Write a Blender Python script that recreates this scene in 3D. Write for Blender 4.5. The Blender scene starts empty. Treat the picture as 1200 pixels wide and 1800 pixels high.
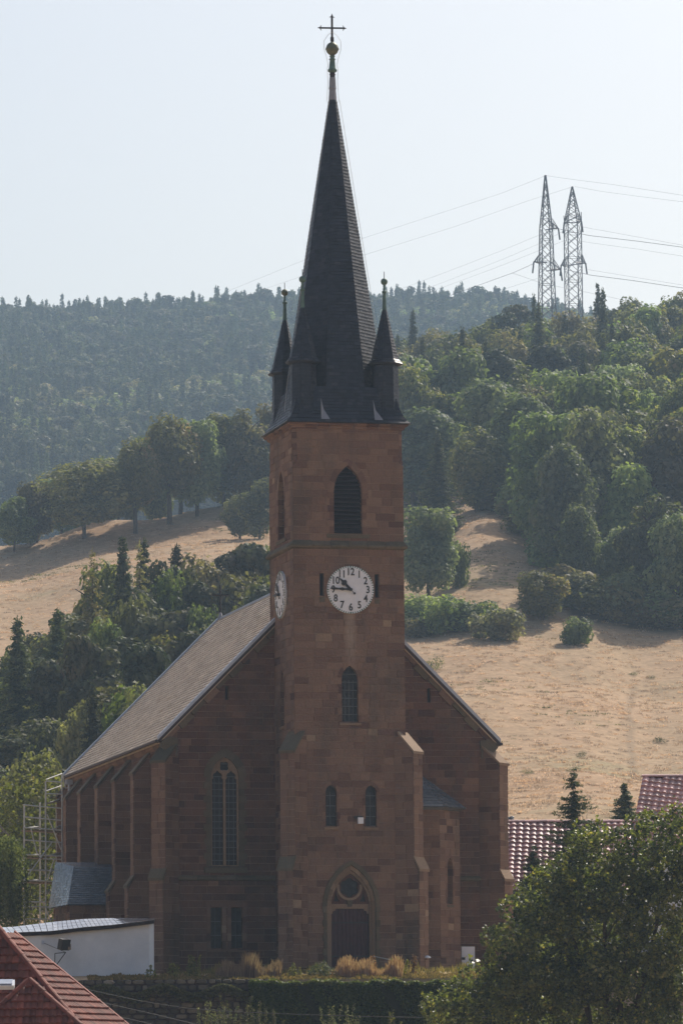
import bpy, math, random
import numpy as np
from mathutils import Vector, Matrix
from mathutils.geometry import tessellate_polygon

sc = bpy.context.scene
COL = sc.collection
rnd = random.Random(7)
nr = np.random.RandomState(11)

# ------------------------------------------------------------------ camera, sky, sun, exposure
TH, PITCH, ROLL, FPX = 0.224865, 0.117762, -0.0081408, 9158.88
CAM = np.array([-55.5723, -241.4600, -7.5095])
def cam_axes():
    f = np.array([math.sin(TH)*math.cos(PITCH), math.cos(TH)*math.cos(PITCH), math.sin(PITCH)])
    r = np.array([math.cos(TH), -math.sin(TH), 0.0]); u = np.cross(r, f)
    return (r*math.cos(ROLL)+u*math.sin(ROLL), -r*math.sin(ROLL)+u*math.cos(ROLL), f)
CR, CU, CF = cam_axes()
cd = bpy.data.cameras.new('camera'); cam = bpy.data.objects.new('camera', cd); COL.objects.link(cam)
cd.sensor_fit = 'VERTICAL'; cd.sensor_height = 36.0; cd.lens = 36.0*FPX/1800.0
cd.clip_start = 1.0; cd.clip_end = 30000.0
mw = Matrix.Identity(4)
for i in range(3):
    mw[i][0] = CR[i]; mw[i][1] = CU[i]; mw[i][2] = -CF[i]; mw[i][3] = CAM[i]
cam.matrix_world = mw
sc.camera = cam

SUN_EL, SUN_AZ = math.radians(43.0), math.radians(43.5)
SKY_STRENGTH, SUN_STRENGTH, EXPOSURE = 0.112, 4.9, 0.04
wd = bpy.data.worlds.new('World'); sc.world = wd; wd.use_nodes = True
nt = wd.node_tree
sk = nt.nodes.new('ShaderNodeTexSky'); sk.sky_type = 'NISHITA'; sk.sun_disc = False
sk.sun_elevation = SUN_EL; sk.sun_rotation = SUN_AZ
sk.air_density = 1.0; sk.dust_density = 4.0; sk.ozone_density = 0.6
nt.links.new(sk.outputs[0], nt.nodes['Background'].inputs[0])
nt.nodes['Background'].inputs[1].default_value = SKY_STRENGTH
sl = bpy.data.lights.new('sun', 'SUN'); sl.energy = SUN_STRENGTH; sl.angle = math.radians(0.5); sl.color = (1.0, 0.93, 0.83)
sun = bpy.data.objects.new('sun', sl); COL.objects.link(sun)
sd = Vector((math.sin(SUN_AZ)*math.cos(SUN_EL), math.cos(SUN_AZ)*math.cos(SUN_EL), math.sin(SUN_EL)))
sun.rotation_euler = (-sd).to_track_quat('-Z', 'Y').to_euler(); sun.location = (0, 0, 80)
sc.view_settings.view_transform = 'Standard'; sc.view_settings.look = 'None'
sc.view_settings.exposure = EXPOSURE; sc.view_settings.gamma = 1.0; sc.view_settings.use_curve_mapping = False
sc.render.engine = 'CYCLES'
cy = sc.cycles
cy.max_bounces = 6; cy.diffuse_bounces = 3; cy.glossy_bounces = 2; cy.transmission_bounces = 4; cy.volume_bounces = 1
cy.transparent_max_bounces = 8; cy.use_denoising = True; cy.caustics_reflective = False; cy.caustics_refractive = False

# ------------------------------------------------------------------ helpers
def P(px, py, d):
    """point at photo pixel (px,py) whose horizontal distance along the viewing azimuth is d metres"""
    v = CF + CR*(px-600)/FPX + CU*(900-py)/FPX
    h = v[0]*math.sin(TH)+v[1]*math.cos(TH)
    return CAM + v*(d/h)
def onY(px, py, y):
    v = CF + CR*(px-600)/FPX + CU*(900-py)/FPX
    return CAM + v*((y-CAM[1])/v[1])

def tag(o, label=None, cat=None, group=None, kind=None):
    if label: o['label'] = label
    if cat: o['category'] = cat
    if group: o['group'] = group
    if kind: o['kind'] = kind
    return o
def empty(name, loc=(0, 0, 0), rz=0.0, label=None, cat=None, group=None):
    o = bpy.data.objects.new(name, None); COL.objects.link(o)
    o.location = loc; o.rotation_euler = (0, 0, rz); o.empty_display_size = .3
    return tag(o, label, cat, group)
def link(name, me, parent=None, loc=None):
    o = bpy.data.objects.new(name, me); COL.objects.link(o)
    if parent is not None: o.parent = parent
    if loc is not None: o.location = loc
    return o

def np_mesh(name, V, F, mat, tone=None, smooth=False):
    V = np.asarray(V, dtype=np.float32); F = np.asarray(F, dtype=np.int32); k = F.shape[1]
    me = bpy.data.meshes.new(name)
    me.vertices.add(len(V)); me.vertices.foreach_set('co', V.ravel())
    me.loops.add(F.size); me.loops.foreach_set('vertex_index', F.ravel())
    me.polygons.add(len(F)); me.polygons.foreach_set('loop_start', np.arange(0, F.size, k, dtype=np.int32))
    me.polygons.foreach_set('loop_total', np.full(len(F), k, dtype=np.int32))
    if tone is not None:
        a = me.attributes.new('tone', 'FLOAT', 'FACE'); a.data.foreach_set('value', np.asarray(tone, dtype=np.float32))
    me.update(calc_edges=True)
    if smooth: me.polygons.foreach_set('use_smooth', np.ones(len(F), dtype=bool))
    if mat: me.materials.append(mat)
    return me

class MB:
    """collects faces, builds one mesh"""
    def __init__(s): s.v = []; s.f = []; s.t = []
    def poly(s, pts, tone=.5):
        n = len(s.v); s.v += [tuple(p) for p in pts]; s.f.append(tuple(range(n, n+len(pts)))); s.t.append(tone)
    def box(s, c, size, rz=0.0, tone=.5, rot=None):
        hx, hy, hz = size[0]/2, size[1]/2, size[2]/2
        m = rot if rot is not None else Matrix.Rotation(rz, 3, 'Z')
        P8 = [Vector(c)+m @ Vector((x*hx, y*hy, z*hz)) for x in (-1, 1) for y in (-1, 1) for z in (-1, 1)]
        for q in ((0, 1, 3, 2), (4, 6, 7, 5), (0, 4, 5, 1), (2, 3, 7, 6), (0, 2, 6, 4), (1, 5, 7, 3)):
            s.poly([P8[i] for i in q], tone)
    def hexa(s, a, b, tone=.5):
        """solid between two like polygons a (front) and b (back)"""
        n = len(a); k = len(s.v); s.v += [tuple(p) for p in a]+[tuple(p) for p in b]
        s.f.append(tuple(range(k, k+n))); s.f.append(tuple(range(k+2*n-1, k+n-1, -1))); s.t += [tone]*2
        for i in range(n):
            j = (i+1) % n; s.f.append((k+i, k+n+i, k+n+j, k+j)); s.t.append(tone)
    def tube(s, a, b, r, n=6, tone=.5, r2=None):
        a = Vector(a); b = Vector(b); d = (b-a)
        if d.length < 1e-6: return
        q = d.to_track_quat('Z', 'Y'); r2 = r if r2 is None else r2; k = len(s.v)
        for c, rr in ((a, r), (b, r2)):
            for i in range(n):
                an = 2*math.pi*i/n; s.v.append(tuple(c+q @ Vector((rr*math.cos(an), rr*math.sin(an), 0))))
        for i in range(n):
            j = (i+1) % n; s.f.append((k+i, k+j, k+n+j, k+n+i)); s.t.append(tone)
        s.f.append(tuple(range(k+n-1, k-1, -1))); s.f.append(tuple(range(k+n, k+2*n))); s.t += [tone]*2
    def lathe(s, c, prof, n=8, ph=0.0, tone=.5):
        k = len(s.v)
        for (r, z) in prof:
            for i in range(n):
                an = ph+2*math.pi*i/n; s.v.append((c[0]+r*math.cos(an), c[1]+r*math.sin(an), c[2]+z))
        for m in range(len(prof)-1):
            for i in range(n):
                j = (i+1) % n; s.f.append((k+m*n+i, k+m*n+j, k+(m+1)*n+j, k+(m+1)*n+i)); s.t.append(tone)
        s.f.append(tuple(range(k+n-1, k-1, -1))); e = k+(len(prof)-1)*n; s.f.append(tuple(range(e, e+n))); s.t += [tone]*2
    def build(s, name, mat, parent=None, smooth=False, kind=None, orig=None):
        me = bpy.data.meshes.new(name)
        vv = s.v if orig is None else [(x-orig[0], y-orig[1], z-orig[2]) for x, y, z in s.v]
        me.from_pydata(vv, [], s.f)
        a = me.attributes.new('tone', 'FLOAT', 'FACE'); a.data.foreach_set('value', s.t)
        if smooth: me.polygons.foreach_set('use_smooth', [True]*len(s.f))
        me.materials.append(mat); me.update()
        o = link(name, me, parent)
        if orig is not None: o.location = orig
        if kind: o['kind'] = kind
        return o

# ------------------------------------------------------------------ materials
def mat(name):
    m = bpy.data.materials.new(name); m.use_nodes = True; t = m.node_tree
    return m, t, t.nodes['Principled BSDF'], t.nodes['Material Output']
def ramp(t, fac, stops):
    r = t.nodes.new('ShaderNodeValToRGB'); e = r.color_ramp.elements
    while len(e) < len(stops): e.new(.5)
    for el, (p, c) in zip(e, stops): el.position = p; el.color = (*c, 1)
    t.links.new(fac, r.inputs[0]); return r.outputs[0]
def noise(t, scale, detail=4.0, rough=.55, vec=None, dim='3D'):
    n = t.nodes.new('ShaderNodeTexNoise'); n.inputs['Scale'].default_value = scale
    n.inputs['Detail'].default_value = detail; n.inputs['Roughness'].default_value = rough
    if vec is not None: t.links.new(vec, n.inputs['Vector'])
    return n.outputs['Fac']
def attr(t, name):
    a = t.nodes.new('ShaderNodeAttribute'); a.attribute_name = name; return a.outputs['Fac']
def objco(t):
    g = t.nodes.new('ShaderNodeNewGeometry'); return g.outputs['Position']
def math_(t, op, a, b=None, c=None):
    n = t.nodes.new('ShaderNodeMath'); n.operation = op
    for i, v in enumerate((a, b, c)):
        if v is None: continue
        if isinstance(v, (int, float)): n.inputs[i].default_value = v
        else: t.links.new(v, n.inputs[i])
    return n.outputs[0]
def mix(t, fac, a, b, mode='MIX'):
    n = t.nodes.new('ShaderNodeMix'); n.data_type = 'RGBA'; n.blend_type = mode
    for i, v in ((0, fac), (6, a), (7, b)):
        if isinstance(v, (int, float)): n.inputs[i].default_value = v
        elif isinstance(v, tuple): n.inputs[i].default_value = (*v, 1)
        else: t.links.new(v, n.inputs[i])
    return n.outputs[2]
def bump(t, h, strength, dist, b):
    n = t.nodes.new('ShaderNodeBump'); n.inputs['Strength'].default_value = strength; n.inputs['Distance'].default_value = dist
    t.links.new(h, n.inputs['Height']); t.links.new(n.outputs[0], b.inputs['Normal'])
def plain(name, col, rough=.7, metal=0.0, spec=.5, var=.12, nscale=3.0):
    m, t, b, o = mat(name)
    n = noise(t, nscale, 5, .6, objco(t))
    c1 = tuple(x*(1-var) for x in col); c2 = tuple(min(1, x*(1+var)) for x in col)
    t.links.new(ramp(t, n, [(.3, c1), (.7, c2)]), b.inputs['Base Color'])
    b.inputs['Roughness'].default_value = rough; b.inputs['Metallic'].default_value = metal
    b.inputs['Specular IOR Level'].default_value = spec
    return m
def stone_mat(name, cols, stain=(.075, .065, .05), stain_amt=.75, rough=.9):
    m, t, b, o = mat(name); pos = objco(t)
    c = ramp(t, attr(t, 'tone'), cols)
    g = noise(t, 14, 5, .7, pos)
    c = mix(t, 1.0, c, ramp(t, g, [(.25, (.72, .72, .72)), (.75, (1.22, 1.2, 1.18))]), 'MULTIPLY')
    mp = t.nodes.new('ShaderNodeMapping'); mp.inputs['Scale'].default_value = (1, 1, .35); t.links.new(pos, mp.inputs[0])
    s = noise(t, .55, 6, .62, mp.outputs[0])
    sf = ramp(t, s, [(.50, (0, 0, 0)), (.72, (stain_amt,)*3)])
    c = mix(t, sf, c, stain)
    s2 = noise(t, .9, 5, .6, pos)
    c = mix(t, ramp(t, s2, [(.60, (0, 0, 0)), (.8, (.45,)*3)]), c, (.30, .22, .16))
    if name == 'sandstone':      # pale lime streak washed down from the clock
        sx = t.nodes.new('ShaderNodeSeparateXYZ'); t.links.new(pos, sx.inputs[0])
        dx = math_(t, 'ABSOLUTE', math_(t, 'ADD', sx.outputs[0], math_(t, 'MULTIPLY_ADD', s, .5, -.28)))
        k = math_(t, 'MULTIPLY', ramp(t, dx, [(.10, (1, 1, 1)), (.34, (0, 0, 0))]), ramp(t, math_(t, 'DIVIDE', sx.outputs[2], 30), [(.47, (0, 0, 0)), (.52, (1, 1, 1)), (.565, (1, 1, 1)), (.568, (0, 0, 0))]))
        c = mix(t, math_(t, 'MULTIPLY', k, .5), c, (.42, .34, .27))
    t.links.new(c, b.inputs['Base Color']); b.inputs['Roughness'].default_value = rough
    b.inputs['Specular IOR Level'].default_value = .25
    bump(t, noise(t, 9, 8, .7, pos), .5, .04, b)
    return m
REDS = [(0.0, (.100, .052, .038)), (.25, (.165, .095, .066)), (.5, (.208, .128, .089)), (.78, (.25, .160, .109)), (.93, (.165, .092, .070)), (1.0, (.34, .24, .16))]
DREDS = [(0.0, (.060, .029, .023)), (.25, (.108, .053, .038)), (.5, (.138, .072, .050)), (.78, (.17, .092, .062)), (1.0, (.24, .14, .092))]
M = {}
M['stone'] = stone_mat('sandstone', REDS)
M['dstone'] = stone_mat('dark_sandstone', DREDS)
M['mortar'] = plain('mortar', (.34, .25, .18), .95, var=.2, nscale=2.0)
M['trim'] = stone_mat('trim_sandstone', [(0, (.20, .14, .09)), (.5, (.27, .185, .12)), (1, (.33, .24, .165))], stain_amt=.5)
M['moss'] = stone_mat('mossy_stone', [(0, (.10, .085, .055)), (1, (.17, .135, .09))], stain=(.06, .065, .035), stain_amt=.8)
def slate_mat(name, c1, c2, c3, rough=.42, spec=.5):
    m, t, b, o = mat(name); pos = objco(t)
    c = ramp(t, attr(t, 'tone'), [(0, c1), (.6, c2), (1, c3)])
    c = mix(t, 1.0, c, ramp(t, noise(t, 1.1, 5, .6, pos), [(.3, (.75, .75, .75)), (.7, (1.2, 1.2, 1.2))]), 'MULTIPLY')
    t.links.new(c, b.inputs['Base Color'])
    t.links.new(ramp(t, attr(t, 'tone'), [(0, (rough+.14,)*3), (1, (rough-.08,)*3)]), b.inputs['Roughness'])
    b.inputs['Specular IOR Level'].default_value = spec
    if rough <= .2: b.inputs['Coat Weight'].default_value = 1.0; b.inputs['Coat Roughness'].default_value = .06
    if rough > .2: bump(t, noise(t, 25, 4, .6, pos), .3, .01, b)
    return m
M['slate'] = slate_mat('spire_slate', (.012, .014, .022), (.021, .023, .034), (.045, .043, .052), .45, .45)
M['nslate'] = slate_mat('nave_slate', (.36, .275, .19), (.52, .41, .29), (.62, .51, .37), .5, .4)
M['hutslate'] = slate_mat('pale_fibre_slate', (.20, .22, .25), (.30, .32, .35), (.40, .42, .45), .16, .9)
M['gslate'] = slate_mat('green_slate', (.07, .085, .10), (.12, .14, .165), (.19, .22, .25), .24, .7)
M['zinc'] = plain('zinc', (.42, .47, .56), .4, .3, .5, .1)
M['lead'] = plain('lead', (.26, .26, .28), .5, .2, .5, .1)
M['copper'] = plain('verdigris_copper', (.10, .17, .14), .6, .2, .4, .3, 6)
M['darkcopper'] = plain('weathered_copper', (.13, .14, .085), .55, .3, .4, .3, 6)
M['iron'] = plain('rusty_iron', (.045, .028, .03), .6, .4, .4, .3, 4)
M['black'] = plain('black_paint', (.012, .012, .014), .5, 0, .5, .1)
M['void'] = plain('dark_recess', (.008, .008, .01), .9, 0, .1, .1)
M['white'] = plain('white_enamel', (.76, .79, .84), .45, 0, .4, .07, 2.5)
M['minute'] = plain('minute_ring', (.10, .20, .16), .6)
M['doorwood'] = plain('door_wood', (.055, .020, .024), .6, 0, .35, .3, 5)
M['louvre'] = plain('louvre_wood', (.040, .030, .034), .8, 0, .2, .3, 5)
M['steel'] = plain('galvanised_tube', (.56, .56, .53), .6, .1, .5, .15)
M['plank'] = plain('plank_wood', (.20, .16, .12), .85, 0, .2, .25, 6)
def glass_mat():
    m, t, b, o = mat('leaded_glass'); pos = objco(t)
    t.links.new(ramp(t, noise(t, 5, 2, .5, pos), [(.35, (.010, .013, .017)), (.7, (.026, .032, .038))]), b.inputs['Base Color'])
    b.inputs['Roughness'].default_value = .45; b.inputs['Specular IOR Level'].default_value = .3
    bump(t, noise(t, 6, 3, .6, pos), .5, .05, b); return m
M['glass'] = glass_mat()
def plaster():
    m, t, b, o = mat('white_plaster'); pos = objco(t)
    c = ramp(t, noise(t, .8, 6, .6, pos), [(.3, (.56, .60, .64)), (.7, (.72, .75, .78))])
    c = mix(t, ramp(t, noise(t, 3.0, 6, .7, pos), [(.62, (0, 0, 0)), (.8, (.25,)*3)]), c, (.35, .34, .32))
    t.links.new(c, b.inputs['Base Color']); b.inputs['Roughness'].default_value = .9
    bump(t, noise(t, 20, 4, .6, pos), .4, .02, b); return m
M['plaster'] = plaster()
def tile_mat(name, c1, c2, c3, rough, coat=0.0, spec=.5):
    m, t, b, o = mat(name); pos = objco(t)
    c = ramp(t, attr(t, 'tone'), [(0, c1), (.5, c2), (1, c3)])
    oi = t.nodes.new('ShaderNodeObjectInfo')
    c = mix(t, 1.0, c, ramp(t, oi.outputs['Random'], [(0, (.62, .62, .62)), (1, (1.25, 1.25, 1.25))]), 'MULTIPLY')
    c = mix(t, ramp(t, noise(t, 2.5, 6, .7, pos), [(.52, (0, 0, 0)), (.75, (.5,)*3)]), c, tuple(x*.45 for x in c1))
    t.links.new(c, b.inputs['Base Color']); b.inputs['Roughness'].default_value = rough
    b.inputs['Coat Weight'].default_value = coat; b.inputs['Coat Roughness'].default_value = .55
    b.inputs['Specular IOR Level'].default_value = spec
    bump(t, noise(t, 12, 3, .5, pos), .25, .02, b)
    return m
M['glazed'] = tile_mat('glazed_tile', (.48, .23, .21), (.62, .34, .31), (.72, .45, .41), .6, .8)
M['blueshadetile'] = tile_mat('blue_and_shade_tile', (.05, .06, .09), (.07, .085, .12), (.1, .12, .16), .3, .5)  # the small roof's own blue, and the shade tint of the low house's end facet
M['claytile'] = tile_mat('clay_tile', (.125, .030, .020), (.19, .048, .030), (.26, .075, .045), .75, 0, .3)
def foliage(name, stops, rough=.6, trans=.45, hue=.10, spec=.15, tint=(1.15, 1.25, .6)):
    m, t, b, o = mat(name)
    c = ramp(t, attr(t, 'tone'), stops)
    oi = t.nodes.new('ShaderNodeObjectInfo')
    h = t.nodes.new('ShaderNodeHueSaturation')
    t.links.new(math_(t, 'MULTIPLY_ADD', oi.outputs['Random'], hue, .5-hue*.92), h.inputs['Hue'])
    t.links.new(math_(t, 'MULTIPLY_ADD', math_(t, 'FRACT', math_(t, 'MULTIPLY', oi.outputs['Random'], 7.3)), .7, .68), h.inputs['Value'])
    t.links.new(math_(t, 'MULTIPLY_ADD', math_(t, 'FRACT', math_(t, 'MULTIPLY', oi.outputs['Random'], 3.7)), .4, .75), h.inputs['Saturation'])
    t.links.new(c, h.inputs['Color']); c = h.outputs[0]
    t.links.new(c, b.inputs['Base Color']); b.inputs['Roughness'].default_value = rough
    b.inputs['Specular IOR Level'].default_value = spec
    tr = t.nodes.new('ShaderNodeBsdfTranslucent'); t.links.new(mix(t, 1.0, c, tint, 'MULTIPLY'), tr.inputs[0])
    mx = t.nodes.new('ShaderNodeMixShader'); mx.inputs[0].default_value = trans
    t.links.new(b.outputs[0], mx.inputs[1]); t.links.new(tr.outputs[0], mx.inputs[2]); t.links.new(mx.outputs[0], o.inputs['Surface'])
    return m
M['leaf'] = foliage('broad_leaves', [(0, (.055, .078, .028)), (.5, (.135, .172, .060)), (.85, (.22, .25, .088)), (1, (.32, .31, .12))])
M['lightleaf'] = foliage('pale_leaves', [(0, (.09, .13, .055)), (.5, (.19, .25, .105)), (1, (.32, .36, .16))], hue=.03)
M['autumnleaf'] = foliage('yellowing_leaves', [(0, (.09, .10, .04)), (.5, (.20, .20, .085)), (1, (.34, .32, .14))], hue=.06)
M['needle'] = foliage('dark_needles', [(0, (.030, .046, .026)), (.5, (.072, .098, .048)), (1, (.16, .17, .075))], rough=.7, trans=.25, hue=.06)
M['pine'] = foliage('pine_needles', [(0, (.038, .055, .032)), (.5, (.080, .102, .052)), (1, (.165, .165, .08))], rough=.7, trans=.25, hue=.09)
M['nearleaf'] = foliage('oak_leaves', [(0, (.030, .050, .015)), (.4, (.10, .14, .032)), (.75, (.24, .28, .06)), (.93, (.42, .42, .09)), (1, (.55, .48, .12))], rough=.42, trans=.5, hue=.02, spec=.45)
M['hedge'] = foliage('hedge_leaves', [(0, (.026, .044, .015)), (.6, (.07, .095, .032)), (1, (.20, .21, .07))], rough=.5, trans=.35, hue=.02)
M['drygrass'] = foliage('dry_grass', [(0, (.40, .28, .18)), (.6, (.50, .36, .245)), (1, (.56, .42, .30))], rough=.9, trans=.5, hue=.0, spec=.1, tint=(1.1, 1.08, 1.0))
M['weed'] = foliage('weed_leaves', [(0, (.07, .08, .04)), (.6, (.13, .14, .07)), (1, (.24, .22, .11))], rough=.7, trans=.4, hue=.05, spec=.2)
M['bark'] = plain('bark', (.075, .055, .04), .95, 0, .2, .35, 4)
M['palebark'] = plain('pale_bark', (.30, .25, .20), .9, 0, .2, .35, 4)
# ------------------------------------------------------------------ terrain: one sheet
def zat(px, py, d): return P(px, py, d)[2]
PROF = {  # photo column -> (distance, photo row) or (distance, None, height)
 -300: [(330, 1640), (420, 1440), (500, 1290), (580, 1140), (640, 1060), (672, 1040), (690, 985), (760, None, 62), (1000, None, 58), (1400, 900), (2100, 625), (2600, None, 300)],
 0: [(330, 1640), (420, 1430), (500, 1270), (580, 1105), (640, 1025), (672, 1005), (690, 962), (760, None, 66), (1000, None, 60), (1400, 900), (2100, 608), (2600, None, 300)],
 200: [(330, 1630), (420, 1420), (500, 1250), (580, 1080), (640, 995), (678, 970), (695, 915), (760, None, 72), (1000, None, 65), (1400, 900), (2100, 606), (2600, None, 300)],
 400: [(330, 1620), (420, 1410), (500, 1235), (580, 1065), (640, 975), (682, 945), (700, 888), (770, None, 76), (1000, None, 70), (1400, 890), (2100, 590), (2600, None, 305)],
 600: [(330, 1580), (420, 1390), (500, 1220), (580, 1040), (640, 950), (690, 915), (710, 860), (800, None, 85), (1000, None, 90), (1400, 880), (2100, 584), (2600, None, 305)],
 720: [(330, 1550), (420, 1370), (490, 1230), (525, 1140), (555, 1040), (600, 940), (680, 870), (900, 760), (1000, 745), (1150, None, 118), (1400, 880), (2100, 582), (2600, None, 305)],
 850: [(330, 1530), (430, 1340), (495, 1215), (527, 1120), (557, 1010), (592, 905), (660, 850), (900, 735), (1000, 722), (1150, None, 128), (1400, 880), (2100, 588), (2600, None, 300)],
 1000: [(330, 1520), (430, 1335), (493, 1240), (532, 1110), (562, 1015), (605, 915), (690, 840), (900, 715), (1000, 690), (1150, None, 132), (1400, 880), (2100, 610), (2600, None, 290)],
 1150: [(330, 1515), (430, 1350), (496, 1255), (540, 1110), (575, 1000), (625, 900), (720, 810), (900, 680), (980, 640), (1150, None, 135), (1400, 880), (2100, 650), (2600, None, 280)],
 1400: [(330, 1515), (430, 1335), (496, 1255), (540, 1110), (575, 1000), (625, 900), (720, 800), (900, 650), (980, 600), (1150, None, 140), (1400, 880), (2100, 700), (2600, None, 270)],
}
_cols = sorted(PROF)
def _prof(c):
    L = [(0, -9.5), (205, -9.0), (226, -5.8), (233.8, -4.4), (234.5, -.85), (242, -.28), (250, -.18), (292, .1)]
    for e in PROF[c]: L.append((e[0], e[2] if len(e) == 3 else zat(c, e[1], e[0])))
    L += [(4000, 210), (9000, 150), (14000, 120)]
    return np.array(L)
_pr = {c: _prof(c) for c in _cols}
def vnoise(x, y, seed=0):
    xi = np.floor(x).astype(np.int64); yi = np.floor(y).astype(np.int64); fx = x-xi; fy = y-yi
    fx = fx*fx*(3-2*fx); fy = fy*fy*(3-2*fy)
    def h(a, b):
        n = (a*374761393+b*668265263+seed*974711) & 0xffffffff; n = ((n ^ (n >> 13))*1274126177) & 0xffffffff
        return ((n ^ (n >> 16)) & 0xffff)/65535.0
    return (h(xi, yi)*(1-fx)+h(xi+1, yi)*fx)*(1-fy)+(h(xi, yi+1)*(1-fx)+h(xi+1, yi+1)*fx)*fy
def H(px, d):
    """terrain height at photo column px, horizontal view distance d (arrays)"""
    px = np.atleast_1d(np.asarray(px, float)); d = np.atleast_1d(np.asarray(d, float)); px, d = np.broadcast_arrays(px, d)
    out = np.zeros(px.shape); pc = np.clip(px, _cols[0], _cols[-1])
    Z = np.array([np.interp(d.ravel(), _pr[c][:, 0], _pr[c][:, 1]).reshape(d.shape) for c in _cols])
    k = np.clip(np.searchsorted(_cols, pc, side='right')-1, 0, len(_cols)-2)
    ca = np.array(_cols, float); t = (pc-ca[k])/(ca[k+1]-ca[k]); t = t*t*(3-2*t)
    Zk = np.take_along_axis(Z, k[None], 0)[0]; Zk1 = np.take_along_axis(Z, (k+1)[None], 0)[0]
    out = Zk*(1-t)+Zk1*t
    x = CAM[0]+d*math.sin(TH)+(px-600)/FPX*d*math.cos(TH); y = CAM[1]+d*math.cos(TH)-(px-600)/FPX*d*math.sin(TH)
    amp = np.clip((d-300)/60, 0, 1)
    out = out+amp*((vnoise(x/37, y/37, 1)-.5)*3.0+(vnoise(x/11, y/11, 2)-.5)*.9+(vnoise(x/4, y/4, 3)-.5)*.25)
    return out
def G(px, d):
    """world point on the terrain"""
    z = float(H(px, d)[0])
    return np.array([CAM[0]+d*math.sin(TH)+(px-600)/FPX*d*math.cos(TH), CAM[1]+d*math.cos(TH)-(px-600)/FPX*d*math.sin(TH), z])
def py_of(p):
    v = np.asarray(p)-CAM; f = v @ CF; return 600+FPX*(v @ CR)/f, 900-FPX*(v @ CU)/f

def terrain():
    # angle columns: fine in view, coarse outside; radial distances
    pxs = np.concatenate([np.arange(-500, 1701, 11.0)])
    ang_in = np.arctan((pxs-600)/FPX)
    ang = np.concatenate([np.radians(np.linspace(-180, -9, 40)), ang_in, np.radians(np.linspace(9, 180, 40))])
    ds = np.concatenate([[2, 60, 120, 160, 190, 205, 215, 222, 226, 229, 232, 233, 234, 235], np.arange(237, 300, 4.0), np.arange(300, 760, 2.5), np.arange(760, 1150, 6), np.arange(1150, 2200, 22), np.arange(2200, 3200, 120), [4000, 6000, 9000, 14000]])
    A, Dd = np.meshgrid(ang, ds)
    Ac = np.clip(A, ang_in[0], ang_in[-1]); px = 600+np.tan(Ac)*FPX
    z = H(px, Dd)
    r = Dd/np.where(np.abs(A) < .2, np.cos(A), np.cos(.2))
    x = CAM[0]+r*np.sin(TH+A); y = CAM[1]+r*np.cos(TH+A)
    V = np.stack([x, y, z], -1).reshape(-1, 3); n = len(ang); i, j = np.meshgrid(np.arange(len(ds)-1), np.arange(n-1), indexing='ij')
    a = (i*n+j).ravel(); F = np.stack([a, a+1, a+n+1, a+n], 1)
    # wood floor mask
    m, t, b, o = mat('hillside_ground'); pos = objco(t)
    at = attr(t, 'wood')
    n1 = noise(t, .035, 6, .6, pos); n2 = noise(t, .6, 6, .7, pos)
    mp = t.nodes.new('ShaderNodeMapping'); mp.inputs['Scale'].default_value = (.8, 1, 1); t.links.new(pos, mp.inputs[0])
    n3 = noise(t, 2.2, 5, .75, mp.outputs[0])
    c = ramp(t, n1, [(.28, (.33, .205, .115)), (.42, (.40, .27, .165)), (.58, (.36, .255, .155)), (.72, (.27, .235, .125))])
    c = mix(t, 1.0, c, ramp(t, n2, [(.3, (.76, .77, .76)), (.7, (1.2, 1.18, 1.18))]), 'MULTIPLY')
    c = mix(t, 1.0, c, ramp(t, n3, [(.3, (.76, .75, .72)), (.7, (1.2, 1.2, 1.2))]), 'MULTIPLY')
    A_, B_ = G(1109, 505), G(1098, 400); dv = Vector(tuple(B_-A_)).normalized(); nn = Vector((dv.y, -dv.x, 0)).normalized()   # faint trodden line straight down the slope
    vs = t.nodes.new('ShaderNodeVectorMath'); vs.operation = 'SUBTRACT'; t.links.new(pos, vs.inputs[0]); vs.inputs[1].default_value = tuple(A_)
    vd = t.nodes.new('ShaderNodeVectorMath'); vd.operation = 'DOT_PRODUCT'; t.links.new(vs.outputs[0], vd.inputs[0]); vd.inputs[1].default_value = tuple(nn)
    va = t.nodes.new('ShaderNodeVectorMath'); va.operation = 'DOT_PRODUCT'; t.links.new(vs.outputs[0], va.inputs[0]); va.inputs[1].default_value = (dv.x, dv.y, 0)
    wob = math_(t, 'ABSOLUTE', math_(t, 'ADD', vd.outputs['Value'], math_(t, 'MULTIPLY_ADD', n1, 3.0, -1.5)))
    tr_ = math_(t, 'MULTIPLY', ramp(t, wob, [(.15, (1, 1, 1)), (.5, (0, 0, 0))]), math_(t, 'MULTIPLY', math_(t, 'GREATER_THAN', va.outputs['Value'], 0), math_(t, 'LESS_THAN', va.outputs['Value'], 140)))
    c = mix(t, math_(t, 'MULTIPLY', tr_, .4), c, (.17, .13, .085))
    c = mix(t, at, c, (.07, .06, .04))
    t.links.new(c, b.inputs['Base Color']); b.inputs['Roughness'].default_value = .95; b.inputs['Specular IOR Level'].default_value = .1
    bump(t, n2, .25, .2, b)
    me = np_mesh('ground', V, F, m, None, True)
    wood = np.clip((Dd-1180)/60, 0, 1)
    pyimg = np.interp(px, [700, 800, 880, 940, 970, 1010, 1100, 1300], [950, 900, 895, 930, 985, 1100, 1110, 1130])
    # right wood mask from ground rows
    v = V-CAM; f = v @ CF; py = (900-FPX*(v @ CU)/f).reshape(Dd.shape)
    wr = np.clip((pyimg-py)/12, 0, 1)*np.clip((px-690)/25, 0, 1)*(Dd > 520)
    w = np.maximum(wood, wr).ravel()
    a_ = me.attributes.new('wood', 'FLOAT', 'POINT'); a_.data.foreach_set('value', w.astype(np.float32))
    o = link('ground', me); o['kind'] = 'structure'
terrain()

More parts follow.
